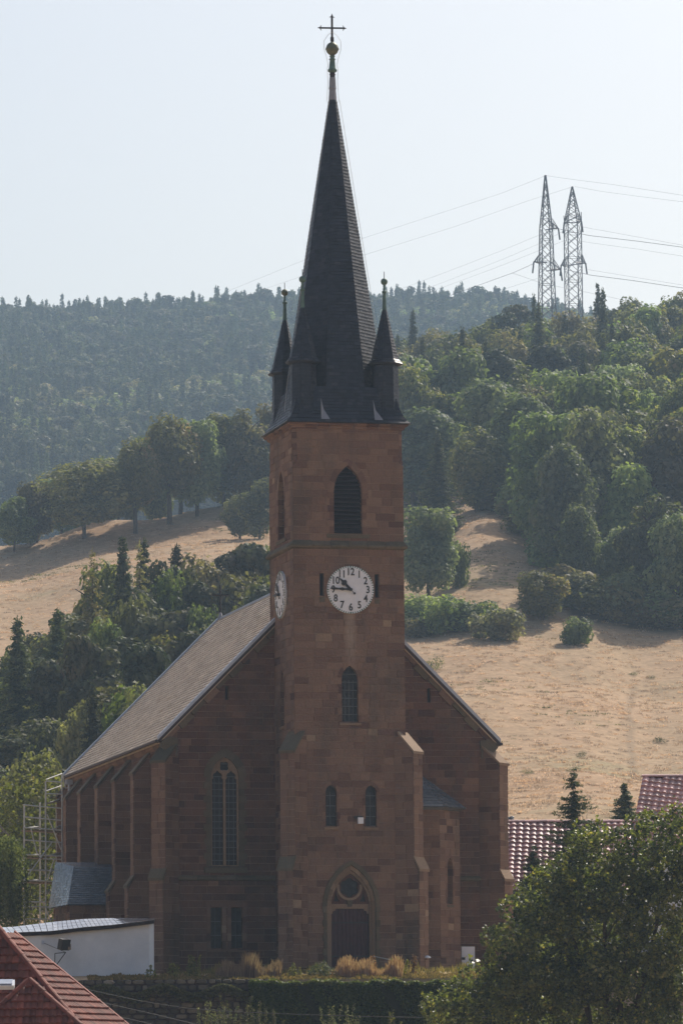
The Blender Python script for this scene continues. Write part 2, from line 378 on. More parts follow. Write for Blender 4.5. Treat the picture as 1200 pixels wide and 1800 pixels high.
# ------------------------------------------------------------------ haze: one closed box of air
HAZE_D = .00013
def haze():
    m = bpy.data.materials.new('air'); m.use_nodes = True; t = m.node_tree; t.nodes.clear()
    o = t.nodes.new('ShaderNodeOutputMaterial'); v = t.nodes.new('ShaderNodeVolumePrincipled')
    v.inputs['Color'].default_value = (.53, .75, 1.0, 1); v.inputs['Density'].default_value = HAZE_D; v.inputs['Anisotropy'].default_value = .35
    t.links.new(v.outputs[0], o.inputs['Volume'])
    mb = MB(); s = 15500
    mb.box((CAM[0], CAM[1], 192), (2*s, 2*s, 406))
    ob = mb.build('haze', m); ob['kind'] = 'stuff'
haze()
# ------------------------------------------------------------------ masonry tools
M['leading'] = plain('lead_cames', (.13, .14, .15), .6, .2)
class Wall:
    """planar stone wall: O origin, U along, N outward; v is height"""
    def __init__(s, O, U, N, holes=(), course=.33, wmin=.42, wmax=1.05, seed=0, thick=.45):
        s.O = Vector(O); s.U = Vector(U).normalized(); s.N = Vector(N).normalized(); s.holes = list(holes)
        s.course = course; s.wmin = wmin; s.wmax = wmax; s.r = random.Random(seed); s.thick = thick
        s.stones = []; s.core = MB()
    def pt(s, u, v, w=0.0): return s.O+s.U*u+Vector((0, 0, v))+s.N*w
    @staticmethod
    def hw(h, v):
        if v < h['v0']-1e-6 or v >= h['va']-1e-6: return 0.0
        if h['k'] == 'rect' or v <= h['vs']: return h['hw']
        a = h['va']-h['vs']; R = (a*a+h['hw']**2)/(2*h['hw'])
        return max(0.0, math.sqrt(max(0, R*R-(v-h['vs'])**2))-(R-h['hw']))
    def build(s, v0, v1, lf, rf, inset=(0.0, 0.0)):
        L = lf if callable(lf) else (lambda v: lf); R = rf if callable(rf) else (lambda v: rf)
        z = v0; uc = sorted(set(round(h['uc'], 3) for h in s.holes))
        while z < v1-.02:
            c = s.course*s.r.uniform(.85, 1.15); zb = min(v1, z+c)
            if v1-zb < .12: zb = v1
            crit = {z, zb, (z+zb)/2}
            for h in s.holes:
                for k in ('v0', 'va', 'vs'):
                    if z < h[k] < zb: crit |= {h[k]-1e-5, h[k]+1e-5}
            vs = sorted(crit)
            edges = [(L, 'o', 0)]
            for u in uc:
                hs = [h for h in s.holes if abs(h['uc']-u) < .002 and h['v0'] < zb-1e-4 and h['va'] > z+1e-4]
                if not hs: continue
                f = (lambda hs: (lambda v: max(Wall.hw(h, v) for h in hs)))(hs)
                edges.append(((lambda u, f: (lambda v: u-f(v)))(u, f), 'h', 1)); edges.append(((lambda u, f: (lambda v: u+f(v)))(u, f), 'h', 1))
            edges.append((R, 'o', 0))
            for i in range(0, len(edges), 2):
                (fl, kl, _), (fr, kr, _) = edges[i], edges[i+1]
                lo = [fl(v) for v in vs]; hi = [fr(v) for v in vs]
                if max(h_-l_ for h_, l_ in zip(hi, lo)) < .03: continue
                il = -.004 if kl == 'h' else inset[0]; ir = -.004 if kr == 'h' else inset[1]
                a = [s.pt(l_+(.004 if kl == 'h' else inset[0]), v, -.02) for l_, v in zip(lo, vs)]
                b = [s.pt(h_-(.004 if kr == 'h' else inset[1]), v, -.02) for h_, v in zip(hi, vs)]
                poly = a+b[::-1]; s.core.hexa(poly, [p-s.N*(s.thick-.02) for p in poly], .5)
                ml, mr = max(lo), min(hi); joints = []
                u = ml
                while True:
                    u += s.r.uniform(s.wmin, s.wmax)
                    if u > mr-s.wmin*.7: break
                    joints.append(u)
                bl = [None]+joints; br = joints+[None]
                for jl, jr in zip(bl, br):
                    g = .011
                    la = lo if jl is None else [jl+g]*len(vs); ra = hi if jr is None else [jr-g]*len(vs)
                    if jl is None and kl == 'h' : la = [x+.0 for x in la]
                    if max(b_-a_ for a_, b_ in zip(la, ra)) < .04: continue
                    vv = list(vs); vv[0] += g; vv[-1] -= g
                    w = s.r.uniform(0, .016); tone = min(1, max(0, s.r.gauss(.5, .20)))
                    front = [s.pt(x, v, w) for x, v in zip(la, vv)]+[s.pt(x, v, w) for x, v in zip(ra[::-1], vv[::-1])]
                    # drop duplicates
                    fr_ = []
                    for p_ in front:
                        if not fr_ or (p_-fr_[-1]).length > 1e-3: fr_.append(p_)
                    if (fr_[0]-fr_[-1]).length < 1e-3: fr_.pop()
                    if len(fr_) < 3: continue
                    area = (max(ra)-min(la))*(vv[-1]-vv[0])
                    s.stones.append((area, fr_, [p_-s.N*(w+.05) for p_ in fr_], tone))
            z = zb
        return s
def stones_mesh(stones, name, m, parent, cores=None):
    mb = MB()
    for a, f, b, t in stones: mb.hexa(f, b, t)
    o = mb.build(name, m, parent, kind='stuff')
    return o
def arch_pts(uc, v0, vs, va, hw, n=10, bottom=True):
    """closed outline of a pointed opening, anticlockwise from bottom left... going right, up, over"""
    a = va-vs; R = (a*a+hw*hw)/(2*hw); th = math.asin(min(1, a/R)); pts = []
    if bottom: pts += [(uc-hw, v0), (uc+hw, v0)]
    for i in range(n+1):
        t = th*i/n; pts.append((uc+R*math.cos(t)-(R-hw), vs+R*math.sin(t)))
    for i in range(n-1, -1, -1):
        t = th*i/n; pts.append((uc-(R*math.cos(t)-(R-hw)), vs+R*math.sin(t)))
    return pts
def foil(uc, vc, n, c, l, ph=math.pi/2, k=9):
    pts = []
    for i in range(n*k):
        a = 2*math.pi*i/(n*k); dl = ((a+math.pi/n) % (2*math.pi/n))-math.pi/n
        rr = c*math.cos(dl)+math.sqrt(max(1e-6, l*l-(c*math.sin(dl))**2)); pts.append((uc+rr*math.cos(a+ph), vc+rr*math.sin(a+ph)))
    return pts
def plate(mb, W, outer, holes, w1, w0, tone=.5):
    """flat plate with holes, front at w1, back at w0 (w measured outward)"""
    loops = [outer]+list(holes)
    tri = tessellate_polygon([[Vector((x, y, 0)) for x, y in lp] for lp in loops]); flat = [p for lp in loops for p in lp]
    for t in tri:
        a, b, c = (flat[i] for i in t)
        mb.poly([W.pt(a[0], a[1], w1), W.pt(b[0], b[1], w1), W.pt(c[0], c[1], w1)], tone)
    for lp in loops:
        for i in range(len(lp)):
            a, b = lp[i], lp[(i+1) % len(lp)]
            mb.poly([W.pt(*a, w1), W.pt(*b, w1), W.pt(*b, w0), W.pt(*a, w0)], tone)
def ring(mb, W, inner, outer, w1, w0, closed=False, tones=None, gap=0.0):
    """blocks between two like outlines (open chains)"""
    n = len(inner); e = n if closed else n-1
    for i in range(e):
        j = (i+1) % n
        a, b, c, d = inner[i], inner[j], outer[j], outer[i]
        f = [W.pt(*a, w1), W.pt(*b, w1), W.pt(*c, w1), W.pt(*d, w1)]; k = [W.pt(*a, w0), W.pt(*b, w0), W.pt(*c, w0), W.pt(*d, w0)]
        mb.hexa(f, k, tones(i) if tones else .5)

# ------------------------------------------------------------------ the church
church = empty('church', (0, 0, 0), 0, 'red sandstone village church with tall slate spire, clock tower and long nave', 'church')
HW, TD, GY, NW, NL = 2.7, 5.4, 4.52, 8.0, 26.3
ALLST = []          # joined stonework
def void_box(parent, c, size, name='dark_interior'):
    mb = MB(); mb.box(c, size); return mb.build(name, M['void'], parent)

# tower holes (u = x on front)
bel = dict(uc=-.02, hw=.70, v0=20.76, vs=22.75, va=24.05, k='arch')
midw = dict(uc=0.0, hw=.41, v0=11.72, vs=13.75, va=14.42, k='arch')
twoL = dict(uc=-.96, hw=.28, v0=6.75, vs=8.38, va=8.72, k='arch'); twoR = dict(uc=.98, hw=.28, v0=6.75, vs=8.38, va=8.72, k='arch')
slL = dict(uc=-1.33, hw=.11, v0=17.74, vs=18.84, va=18.84, k='rect'); slR = dict(uc=1.37, hw=.11, v0=17.70, vs=18.84, va=18.84, k='rect')
door = dict(uc=-.02, hw=1.20, v0=-1.0, vs=2.95, va=4.92, k='arch')
CH = 24.15; CI = .20
tl = lambda v: -HW+(CI if v > CH else 0); tr = lambda v: HW-(CI if v > CH else 0)
WF = Wall((0, 0, 0), (1, 0, 0), (0, -1, 0), [bel, midw, twoL, twoR, slL, slR, door], course=.345, seed=3).build(-1.0, 25.85, tl, tr, (.03, .03))
tower = WF.core.build('tower', M['mortar'], church)
WF.stones.sort(key=lambda s: -s[0])
for a, f, b, t in WF.stones[:300]:
    c = sum(f, Vector())/len(f); mb = MB(); mb.hexa(f, b, t); mb.build('stone', M['stone'], tower, orig=tuple(c))
ALLST += WF.stones[300:]
bels = dict(bel, uc=TD/2); mids = dict(midw, uc=TD/2)
sll = dict(slL, uc=TD/2-1.3); srr = dict(slR, uc=TD/2+1.3)
sw_l = lambda v: .06+(CI if v > CH else 0); sw_r = lambda v: TD-(CI if v > CH else 0)
WL = Wall((-HW, 0, 0), (0, 1, 0), (-1, 0, 0), [bels, mids, sll, srr], seed=4).build(-1, 25.85, sw_l, sw_r, (0, .03))
WR = Wall((HW, 0, 0), (0, 1, 0), (1, 0, 0), [bels], seed=5).build(-1, 25.85, sw_l, sw_r, (0, .03))
WB = Wall((0, TD, 0), (1, 0, 0), (0, 1, 0), [bel], seed=6).build(14, 25.85, lambda v: tl(v)+.06, lambda v: tr(v)-.06, (0, 0))
for w, n in ((WL, 'tower_side_wall'), (WR, 'tower_side_wall'), (WB, 'tower_back_wall')):
    w.core.build(n, M['mortar'], church); ALLST += w.stones
# chamfered corners above the broaches
mb = MB()
for sx in (-1, 1):
    for y0, sy in ((0, 1), (TD, -1)):
        def cc(i, j): return (sx*(HW-i), y0+sy*j)
        for k in range(5):
            z0 = CH+.35+k*.28; z1 = z0+.265 if k < 4 else 25.85
            A = [(sx*(HW-CI), y0, z0), (sx*HW, y0+sy*CI, z0), (sx*(HW-CI-.1), y0+sy*(CI+.1), z0)]
            mb.hexa([Vector((p[0], p[1], z1)) for p in A], [Vector(p) for p in A], rnd.random())
        base = [Vector((sx*(HW-CI-.02), y0-.0, CH+.0)), Vector((sx*HW, y0, CH)), Vector((sx*HW, y0+sy*(CI+.02), CH))]
        top = Vector((sx*(HW-CI*.55), y0+sy*CI*.55, CH+.55))
        mb.poly([base[0], base[1], top], .9); mb.poly([base[1], base[2], top], .9)
mb.build('corner_chamfer', M['stone'], church)
# string courses: sloping ledges round the tower
def ledge_ring(z0, z1, pr, name, m, broken=True, x=HW, y0=0, y1=TD):
    prof = [(0.0, z0-.06), (pr*.75, z0), (pr, z0+.05), (pr, z0+.12), (0.0, z1)]
    mb = MB()
    for (P0, P1, N) in (((-x, y0), (x, y0), (0, -1)), ((-x, y1), (-x, y0), (-1, 0)), ((x, y0), (x, y1), (1, 0)), ((x, y1), (-x, y1), (0, 1))):
        L = math.hypot(P1[0]-P0[0], P1[1]-P0[1]); D = ((P1[0]-P0[0])/L, (P1[1]-P0[1])/L); n = int(L/.9)
        for k in range(n):
            a = k/n*L; b = (k+1)/n*L-.015; jt = rnd.uniform(-.012, .012)
            for q in range(len(prof)-1):
                (p, z), (p2, z2) = prof[q], prof[q+1]
                def X(s, p, z):
                    e = s+(-p if (k == 0 and s == a) else 0)+(p if (k == n-1 and s == b) else 0)
                    return (P0[0]+D[0]*e+N[0]*(p+jt), P0[1]+D[1]*e+N[1]*(p+jt), z)
                mb.poly([X(a, p, z), X(b, p, z), X(b, p2, z2), X(a, p2, z2)], rnd.random())
            mb.poly([X(a, p, z) for p, z in prof], .4); mb.poly([X(b, p, z) for p, z in prof], .4)
    return mb.build(name, m, church)
ledge_ring(20.06, 20.42, .17, 'string_course', M['moss'])
def cornice():
    mb = MB(); prof = [(.0, 25.78), (.08, 25.83), (.10, 25.92), (.22, 25.98), (.24, 26.06), (0, 26.10)]
    for (P0, P1, N) in (((-HW, 0), (HW, 0), (0, -1)), ((-HW, TD), (-HW, 0), (-1, 0)), ((HW, 0), (HW, TD), (1, 0)), ((HW, TD), (-HW, TD), (0, 1))):
        L = TD; D = ((P1[0]-P0[0])/L, (P1[1]-P0[1])/L); n = 9
        for k in range(n):
            a = k/n*L; b = (k+1)/n*L-.02; jt = rnd.uniform(-.02, .01)
            for (p, z), (p2, z2) in zip(prof, prof[1:]):
                def X(s, p, z):
                    e = s+(-p if (k == 0 and s == a) else 0)+(p if (k == n-1 and s == b) else 0)
                    return (P0[0]+D[0]*e+N[0]*(p+jt), P0[1]+D[1]*e+N[1]*(p+jt), z)
                mb.poly([X(a, p, z), X(b, p, z), X(b, p2, z2), X(a, p2, z2)], rnd.random()*.6)
    mb.build('cornice', M['stone'], church)
cornice()

def surround(W, h, wd, parent, depth=.02, back=-.3, m='trim', jamb=True, seg=7, reveal=True, name='arch_stone', v_bot=None):
    """voussoirs round an opening, one sub-part each for the arch and quoins for the jambs"""
    i_ = arch_pts(h['uc'], 0, h['vs'], h['va'], h['hw']-.01, seg, False)
    a = h['va']-h['vs']; o_ = arch_pts(h['uc'], 0, h['vs'], h['va']+wd*1.12, h['hw']+wd, seg, False)
    n = len(i_)
    step = 2
    for k in range(0, n-1, step):
        mb = MB(); t = rnd.random()
        for j in range(k, min(k+step, n-1)):
            ring(mb, W, i_[j:j+2], o_[j:j+2], depth, back, tones=lambda q: t)
        mb.build(name, M[m], parent)
    if jamb:
        vb = h['v0'] if v_bot is None else v_bot
        for sx in (-1, 1):
            z = vb; k = 0
            while z < h['vs']-.05:
                z2 = min(h['vs'], z+.34)
                if h['vs']-z2 < .12: z2 = h['vs']
                ww = wd*(1.0 if k % 2 else .68); mb = MB()
                u0 = h['uc']+sx*(h['hw']-.01); u1 = h['uc']+sx*(h['hw']+ww)
                q = [(u0, z+.008), (u1, z+.008), (u1, z2-.008), (u0, z2-.008)]
                mb.hexa([W.pt(*p_, depth) for p_ in q], [W.pt(*p_, back) for p_ in q], rnd.random()); mb.build('quoin', M[m], parent)
                z = z2; k += 1
def pane(W, h, w=-.3, m='glass', parent=None, grow=.02, name='pane', bars=0, nv=0):
    mb = MB(); pts = arch_pts(h['uc'], h['v0'], h['vs'], h['va'], h['hw']+grow, 8) if h['k'] == 'arch' else [(h['uc']-h['hw']-grow, h['v0']), (h['uc']+h['hw']+grow, h['v0']), (h['uc']+h['hw']+grow, h['va']+grow), (h['uc']-h['hw']-grow, h['va']+grow)]
    mb.poly([W.pt(*p_, w) for p_ in pts]); o = mb.build(name, M[m], parent)
    if bars:
        mb = MB(); n = max(1, int((h['va']-h['v0'])/bars))
        for k in range(1, n):
            v = h['v0']+k*(h['va']-h['v0'])/n; hh = Wall.hw(h, v)
            if hh > .05: mb.hexa([W.pt(h['uc']-hh, v-.018, w+.03), W.pt(h['uc']+hh, v-.018, w+.03), W.pt(h['uc']+hh, v+.018, w+.03), W.pt(h['uc']-hh, v+.018, w+.03)], [W.pt(h['uc']-hh, v-.018, w), W.pt(h['uc']+hh, v-.018, w), W.pt(h['uc']+hh, v+.018, w), W.pt(h['uc']-hh, v+.018, w)])
        for k in range(nv):
            u = h['uc']-h['hw']+(k+1)*2*h['hw']/(nv+1)
            mb.hexa([W.pt(u-.012, h['v0'], w+.025), W.pt(u+.012, h['v0'], w+.025), W.pt(u+.012, h['vs'], w+.025), W.pt(u-.012, h['vs'], w+.025)], [W.pt(u-.012, h['v0'], w), W.pt(u+.012, h['v0'], w), W.pt(u+.012, h['vs'], w), W.pt(u-.012, h['vs'], w)])
        mb.build('glazing_bars', M['leading'], parent)
    return o
def sill(W, h, parent, m='trim', pr=.06, ext=.1, th=.16):
    mb = MB(); u0 = h['uc']-h['hw']-ext; u1 = h['uc']+h['hw']+ext; v = h['v0']
    f = [W.pt(u0, v-th, pr), W.pt(u1, v-th, pr), W.pt(u1, v-.05, pr), W.pt(u0, v-.05, pr)]
    b = [W.pt(u0, v-th, -.3), W.pt(u1, v-th, -.3), W.pt(u1, v+.06, -.3), W.pt(u0, v+.06, -.3)]
    mb.hexa(f, b, .5); mb.build('sill', M[m], parent)
def window(name='window'): return empty_part(name)
def empty_part(name, parent=None):
    o = bpy.data.objects.new(name, None); COL.objects.link(o); o.parent = parent or church; return o

for W, h in ((WF, bel), (WL, bels), (WR, bels), (WB, bel)):
    w = empty_part('belfry_window'); surround(W, h, .30, w, depth=.014, m='stone', jamb=True)
    pane(W, h, -.44, 'void', w, name='backing')
    n = 15
    for k in range(n):
        v = h['v0']+.08+k*.205; hh = Wall.hw(h, v+.1)
        if hh < .12: continue
        mb = MB(); u0, u1 = h['uc']-hh-.01, h['uc']+hh+.01
        q0 = [W.pt(u0, v, -.20), W.pt(u1, v, -.20), W.pt(u1, v+.035, -.20), W.pt(u0, v+.035, -.20)]
        q1 = [W.pt(u0, v+.14, -.40), W.pt(u1, v+.14, -.40), W.pt(u1, v+.175, -.40), W.pt(u0, v+.175, -.40)]
        mb.hexa(q0, q1, rnd.random()); mb.build('louvre', M['louvre'], w)
    sill(W, h, w, 'moss', .05, .35, .22)
for W, h in ((WF, midw), (WL, mids)):
    w = empty_part('window'); surround(W, h, .2, w, .014, m='stone'); pane(W, h, -.28, 'glass', w, bars=.34, nv=3); sill(W, h, w, ext=.12)
for h in (twoL, twoR):
    w = empty_part('window'); surround(WF, h, .15, w, .014, m='stone', seg=4); pane(WF, h, -.25, 'glass', w, bars=.4, nv=1); sill(WF, h, w, ext=.06)
for W, h in ((WF, slL), (WF, slR), (WL, sll), (WL, srr)):
    w = empty_part('slit_window'); pane(W, h, -.40, 'void', w, name='backing'); sill(W, h, w, 'moss', .02, .02, .3)

# portal
portal = empty_part('portal')
surround(WF, door, .20, portal, .06, -.1, 'moss', jamb=True, seg=6, v_bot=-.4)
h1 = dict(door, hw=1.02, va=4.70); h2 = dict(door, hw=.93, va=4.52)
for hh, big, d0, d1 in ((h1, door, -.08, -.30), (h2, h1, -.20, -.40)):
    ii = [(hh['uc']-hh['hw'], -.4)]+arch_pts(hh['uc'], 0, hh['vs'], hh['va'], hh['hw'], 8, False)[::-1]+[(hh['uc']+hh['hw'], -.4)]
    oo = [(big['uc']-big['hw']-.01, -.4)]+arch_pts(big['uc'], 0, big['vs'], big['va'], big['hw']+.01, 8, False)[::-1]+[(big['uc']+big['hw']+.01, -.4)]
    ii = [ii[0]]+ii[1:-1]+[ii[-1]]
    mb = MB(); tt = [rnd.random() for _ in ii]; ring(mb, WF, ii, oo, d0, d1, tones=lambda i: tt[i]); mb.build('moulding', M['trim'], portal)
c0 = (-.03, 3.86)
outer = arch_pts(-.02, 3.05, 3.06, 4.53, .94, 8)
foil6 = foil(c0[0], c0[1], 6, .265, .195); 
tl_ = [(-.79, 3.20), (-.50, 3.20), (-.60, 3.34), (-.665, 3.52), (-.68, 3.66)]; tr_ = [(.75, 3.20), (.46, 3.20), (.56, 3.34), (.62, 3.52), (.64, 3.66)]
mb = MB(); plate(mb, WF, outer, [foil6, tl_, tr_[::-1]], -.36, -.50, .3); mb.build('tympanum', M['dstone'], portal)
# lighter tracery ring (lower half) and lintel
mb = MB(); rr = lambda r, a: (c0[0]+r*math.cos(a), c0[1]+r*math.sin(a))
an = [math.radians(x) for x in range(165, 376, 15)]
ring(mb, WF, [rr(.50, a) for a in an], [rr(.62, a) for a in an], -.31, -.37, tones=lambda i: .7); mb.build('tracery', M['trim'], portal)
mb = MB(); lint = [(-.97, 2.62), (-.86, 2.62), (-.84, 2.74), (-.73, 2.76), (-.70, 2.86), (.66, 2.86), (.69, 2.76), (.80, 2.74), (.82, 2.62), (.93, 2.62), (.93, 3.08), (-.97, 3.08)]
plate(mb, WF, lint, [], -.33, -.5, .6); mb.build('lintel', M['trim'], portal)
mb = MB(); mb.hexa([WF.pt(-.12, 2.95, -.26), WF.pt(.06, 2.95, -.26), WF.pt(.12, 3.25, -.26), WF.pt(-.18, 3.25, -.26)], [WF.pt(-.12, 2.95, -.34), WF.pt(.06, 2.95, -.34), WF.pt(.12, 3.25, -.34), WF.pt(-.18, 3.25, -.34)], .2); mb.build('keystone', M['moss'], portal)
mb = MB(); mb.poly([WF.pt(x, z, -.49) for x, z in ((-1.0, 3.0), (.96, 3.0), (.96, 4.6), (-1.0, 4.6))]); mb.build('pane', M['glass'], portal)
dr = empty_part('door')
for k in range(10):
    x0 = -.94+k*.184
    mb = MB(); mb.box((x0+.092, .46+rnd.uniform(0, .006), 1.25), (.172, .05, 3.3), tone=rnd.random()); mb.build('plank', M['doorwood'], dr)
mb = MB()
for z in (.6, 2.2):
    mb.box((-.02, .425, z), (1.8, .02, .07))
mb.build('hinge_strap', M['black'], dr); mb = MB(); mb.box((.05, .42, 1.15), (.04, .05, .14)); mb.build('handle', M['black'], dr)
mb = MB(); mb.box((-.02, .55, 1.3), (2.2, .05, 3.6)); mb.build('backing', M['void'], dr)
# steps
for k in range(3):
    mb = MB(); mb.box((-.02, -.35-.18*k+.1*0, -.02-.15*k-.1), (2.6+.3*k, .9+.0*k, .15), tone=.5); mb.build('step', M['trim'], church)

# clocks
def clock(W, uc, vc, R=1.14):
    c = empty_part('clock_face')
    mb = MB(); n = 72; prof = [(R*math.cos(2*math.pi*i/n), R*math.sin(2*math.pi*i/n)) for i in range(n)]
    f = [W.pt(uc+x, vc+z, .10) for x, z in prof]; b = [W.pt(uc+x, vc+z, -.01) for x, z in prof]
    mb.hexa(f, b); mb.build('dial', M['white'], c)
    mb = MB()
    for i in range(60):
        a = 2*math.pi*i/60; da = .021 if i % 5 else .034; r0 = R-.075; r1 = R+.004
        q = [(r0, a-da), (r1, a-da), (r1, a+da), (r0, a+da)]; q = [(uc+r*math.cos(t), vc+r*math.sin(t)) for r, t in q]
        mb.hexa([W.pt(*p_, .108) for p_ in q], [W.pt(*p_, .09) for p_ in q])
    mb.build('minute_marks', M['minute'], c)
    for hnum in range(1, 13):
        cu = bpy.data.curves.new('numeral', 'FONT'); cu.body = str(hnum); cu.size = .44; cu.align_x = 'CENTER'; cu.align_y = 'CENTER'; cu.offset = .008; cu.extrude = .006
        cu.resolution_u = 3
        a = math.pi/2-2*math.pi*hnum/12; r = R*.745
        o = bpy.data.objects.new('numeral', cu); COL.objects.link(o)
        dg = bpy.context.evaluated_depsgraph_get(); me = bpy.data.meshes.new_from_object(o.evaluated_get(dg)); bpy.data.objects.remove(o); bpy.data.curves.remove(cu)
        me.materials.clear(); me.materials.append(M['black']); me.name = 'numeral'
        s_ = W.U; p0 = W.pt(uc+r*math.cos(a)*SGN(W), vc+r*math.sin(a), .112)
        X = s_*SGN(W); Z = W.N; Y = Vector((0, 0, 1))
        me.transform(Matrix(((X[0]*.92, Y[0]*1.12, Z[0], p0[0]), (X[1]*.92, Y[1]*1.12, Z[1], p0[1]), (X[2]*.92, Y[2]*1.12, Z[2], p0[2]), (0, 0, 0, 1))))
        link('numeral', me, c)
    def hand(ang, L, tail, wd, name, w):
        dx, dz = math.cos(ang)*SGN(W), math.sin(ang); nx, nz = -dz, dx
        out = [(-.06, .0), (0, wd*.8), (L*.30, wd*.55), (L*.42, wd*1.0), (L*.58, wd*.5), (L*.82, wd*.75), (L, .015), (L, -.015), (L*.82, -wd*.75), (L*.58, -wd*.5), (L*.42, -wd*1.0), (L*.30, -wd*.55), (0, -wd*.8)]
        if name == 'hour_hand': out = [(-.06, 0), (0, wd*.7), (L*.45, wd*.7), (L*.55, wd*1.7), (L*.68, wd*1.7), (L*.74, wd*.7), (L, .02), (L, -.02), (L*.74, -wd*.7), (L*.68, -wd*1.7), (L*.55, -wd*1.7), (L*.45, -wd*.7), (0, -wd*.7)]
        q = [(uc+s*dx+t*nx, vc+s*dz+t*nz) for s, t in out]; mb = MB()
        mb.hexa([W.pt(*p_, w+.03) for p_ in q], [W.pt(*p_, w) for p_ in q])
        if tail:
            mb.tube(W.pt(uc, vc, w+.015), W.pt(uc-dx*tail, vc-dz*tail, w+.015), .015); e = W.pt(uc-dx*tail, vc-dz*tail, w); mb.tube(e, e+W.N*.04, .055, 10)
        mb.build(name, M['black'], c)
    hand(math.radians(177), 1.02, 0, .075, 'minute_hand', .20)
    hand(math.radians(135), .76, .25, .085, 'hour_hand', .15)
    mb = MB(); e = W.pt(uc, vc, .10); mb.tube(e, e+W.N*.15, .07, 12); mb.build('hub', M['black'], c)
def SGN(W): return 1 if W is WF else -1
clock(WF, .05, 18.05); clock(WL, TD/2, 18.05)
# lamp box by the right pair of windows
lb = empty_part('wall_lamp'); mb = MB(); mb.box((.43, -.12, 7.02), (.26, .20, .30)); mb.build('lamp_housing', M['white'], lb)
mb = MB(); mb.box((.36, -.03, 7.18), (.42, .06, .12)); mb.build('bracket', M['black'], lb)

# ---- buttresses
def buttress(cx, cy, dx, dy, t, P1, P2, zs1, zs2, zt1, zt2, zb=-1.0, name='buttress', seed=0, cap='moss', back=0.35):
    D = Vector((dx, dy, 0)).normalized(); Q = Vector((-D.y, D.x, 0)); C = Vector((cx, cy, 0)); b = empty_part(name)
    # nose walls, two side walls
    core = MB(); st = []
    for (p, z0, z1) in ((P1, zb, zs1), (P2, zs1, zt1)):
        w = Wall(C+D*p, Q, D, seed=seed+int(z0*7)+5, course=.345, wmin=.35, wmax=.6, thick=.06).build(z0, z1, -t/2, t/2, (.02, .02)); st += w.stones; core.v, core.f, core.t = merge(core, w.core)
    def out(v):
        if v < zs1: return P1-.06
        if v < zs2: return P1+(P2-P1)*(v-zs1)/(zs2-zs1)-.06
        if v < zt1: return P2-.06
        return max(-back+.2, P2*(1-(v-zt1)/(zt2-zt1))-.06)
    for s in (-1, 1):
        O = C+Q*(s*t/2)
        w = Wall(O, D, Q*s, seed=seed+31*s+100, course=.345, wmin=.4, wmax=.8, thick=.12).build(zb, zt2-.1, -back, out, (0, .02)); st += w.stones; core.v, core.f, core.t = merge(core, w.core)
    core.build('buttress_core', M['mortar'], b); o = stones_mesh(st, 'stonework', M['stone'], b)
    def capf(p1, p0, z0, z1):
        mb = MB(); e = .06; th = .13
        a = [C+D*(p1+e)+Q*(t/2+e)+Vector((0, 0, z0-.02)), C+D*(p1+e)-Q*(t/2+e)+Vector((0, 0, z0-.02)), C+D*p0-Q*(t/2+e)+Vector((0, 0, z1)), C+D*p0+Q*(t/2+e)+Vector((0, 0, z1))]
        k = [x+Vector((0, 0, th)) for x in a]; mb.hexa(k, a, rnd.random()); mb.build('buttress_cap', M[cap], b)
    capf(P1, P2-.02, zs1, zs2); capf(P2, -back+.25 if back > .3 else 0, zt1, zt2)
    return b
def merge(a, b):
    k = len(a.v); return a.v+b.v, a.f+[tuple(i+k for i in f) for f in b.f], a.t+b.t
S2 = math.sqrt(.5)
for sx in (-1, 1):  # front caps: paler stone on the right puts the sunlit slope into the colour
    buttress(sx*HW, 0, sx, -1, .80, .93, .68, 4.6, 5.2, 10.2, 11.15, seed=10+sx, cap='moss' if sx < 0 else 'trim', back=.42, name='corner_buttress')
    buttress(sx*NW, GY, sx, -1, .80, .99, .77, 4.35, 4.85, 10.0, 10.85, seed=20+sx, cap='moss' if sx < 0 else 'trim', back=.42, name='corner_buttress')
    buttress(sx*NW, GY+NL, sx, 1, .80, .99, .77, 4.35, 4.85, 10.0, 10.85, seed=40+sx, back=.42, name='corner_buttress')
    for k, yc in enumerate((8.45, 13.5, 18.3, 23.3, 27.6)):
        buttress(sx*(NW+.15), yc, sx, 0, .85, 1.15, .85, 4.2, 4.7, 9.7, 10.75, seed=50+k*3+sx, cap='slatecap' if False else 'moss', back=.05, name='buttress')

# ---- nave walls
ZE, ZR = 11.23, 19.64
rk = lambda z: max(.02, 8.40-(z-ZE+.12)) if z > 11.0 else NW+.0
gw = dict(uc=-5.17, hw=.70, v0=5.05, vs=9.35, va=10.33, k='arch')
r1 = dict(uc=-5.63, hw=.29, v0=1.1, vs=3.09, va=3.09, k='rect'); r2 = dict(uc=-4.62, hw=.29, v0=1.1, vs=3.09, va=3.09, k='rect')
s1 = dict(uc=-5.05, hw=.09, v0=13.1, vs=13.78, va=13.78, k='rect'); s2 = dict(uc=4.98, hw=.09, v0=13.07, vs=13.78, va=13.78, k='rect')
GL = Wall((0, GY, 0), (1, 0, 0), (0, -1, 0), [gw, r1, r2, s1], seed=60, course=.335).build(-1, 18.9, lambda z: -min(NW, rk(z)), -2.4, (.03, 0))
GR = Wall((0, GY, 0), (1, 0, 0), (0, -1, 0), [s2], seed=61, course=.335).build(-1, 18.9, 2.4, lambda z: min(NW, rk(z)), (0, .03))
BW = Wall((0, GY+NL, 0), (-1, 0, 0), (0, 1, 0), [], seed=62, course=.5, wmin=.8, wmax=1.6).build(-1, 18.9, lambda z: -min(NW, rk(z)), lambda z: min(NW, rk(z)), (.03, .03))
sides = []
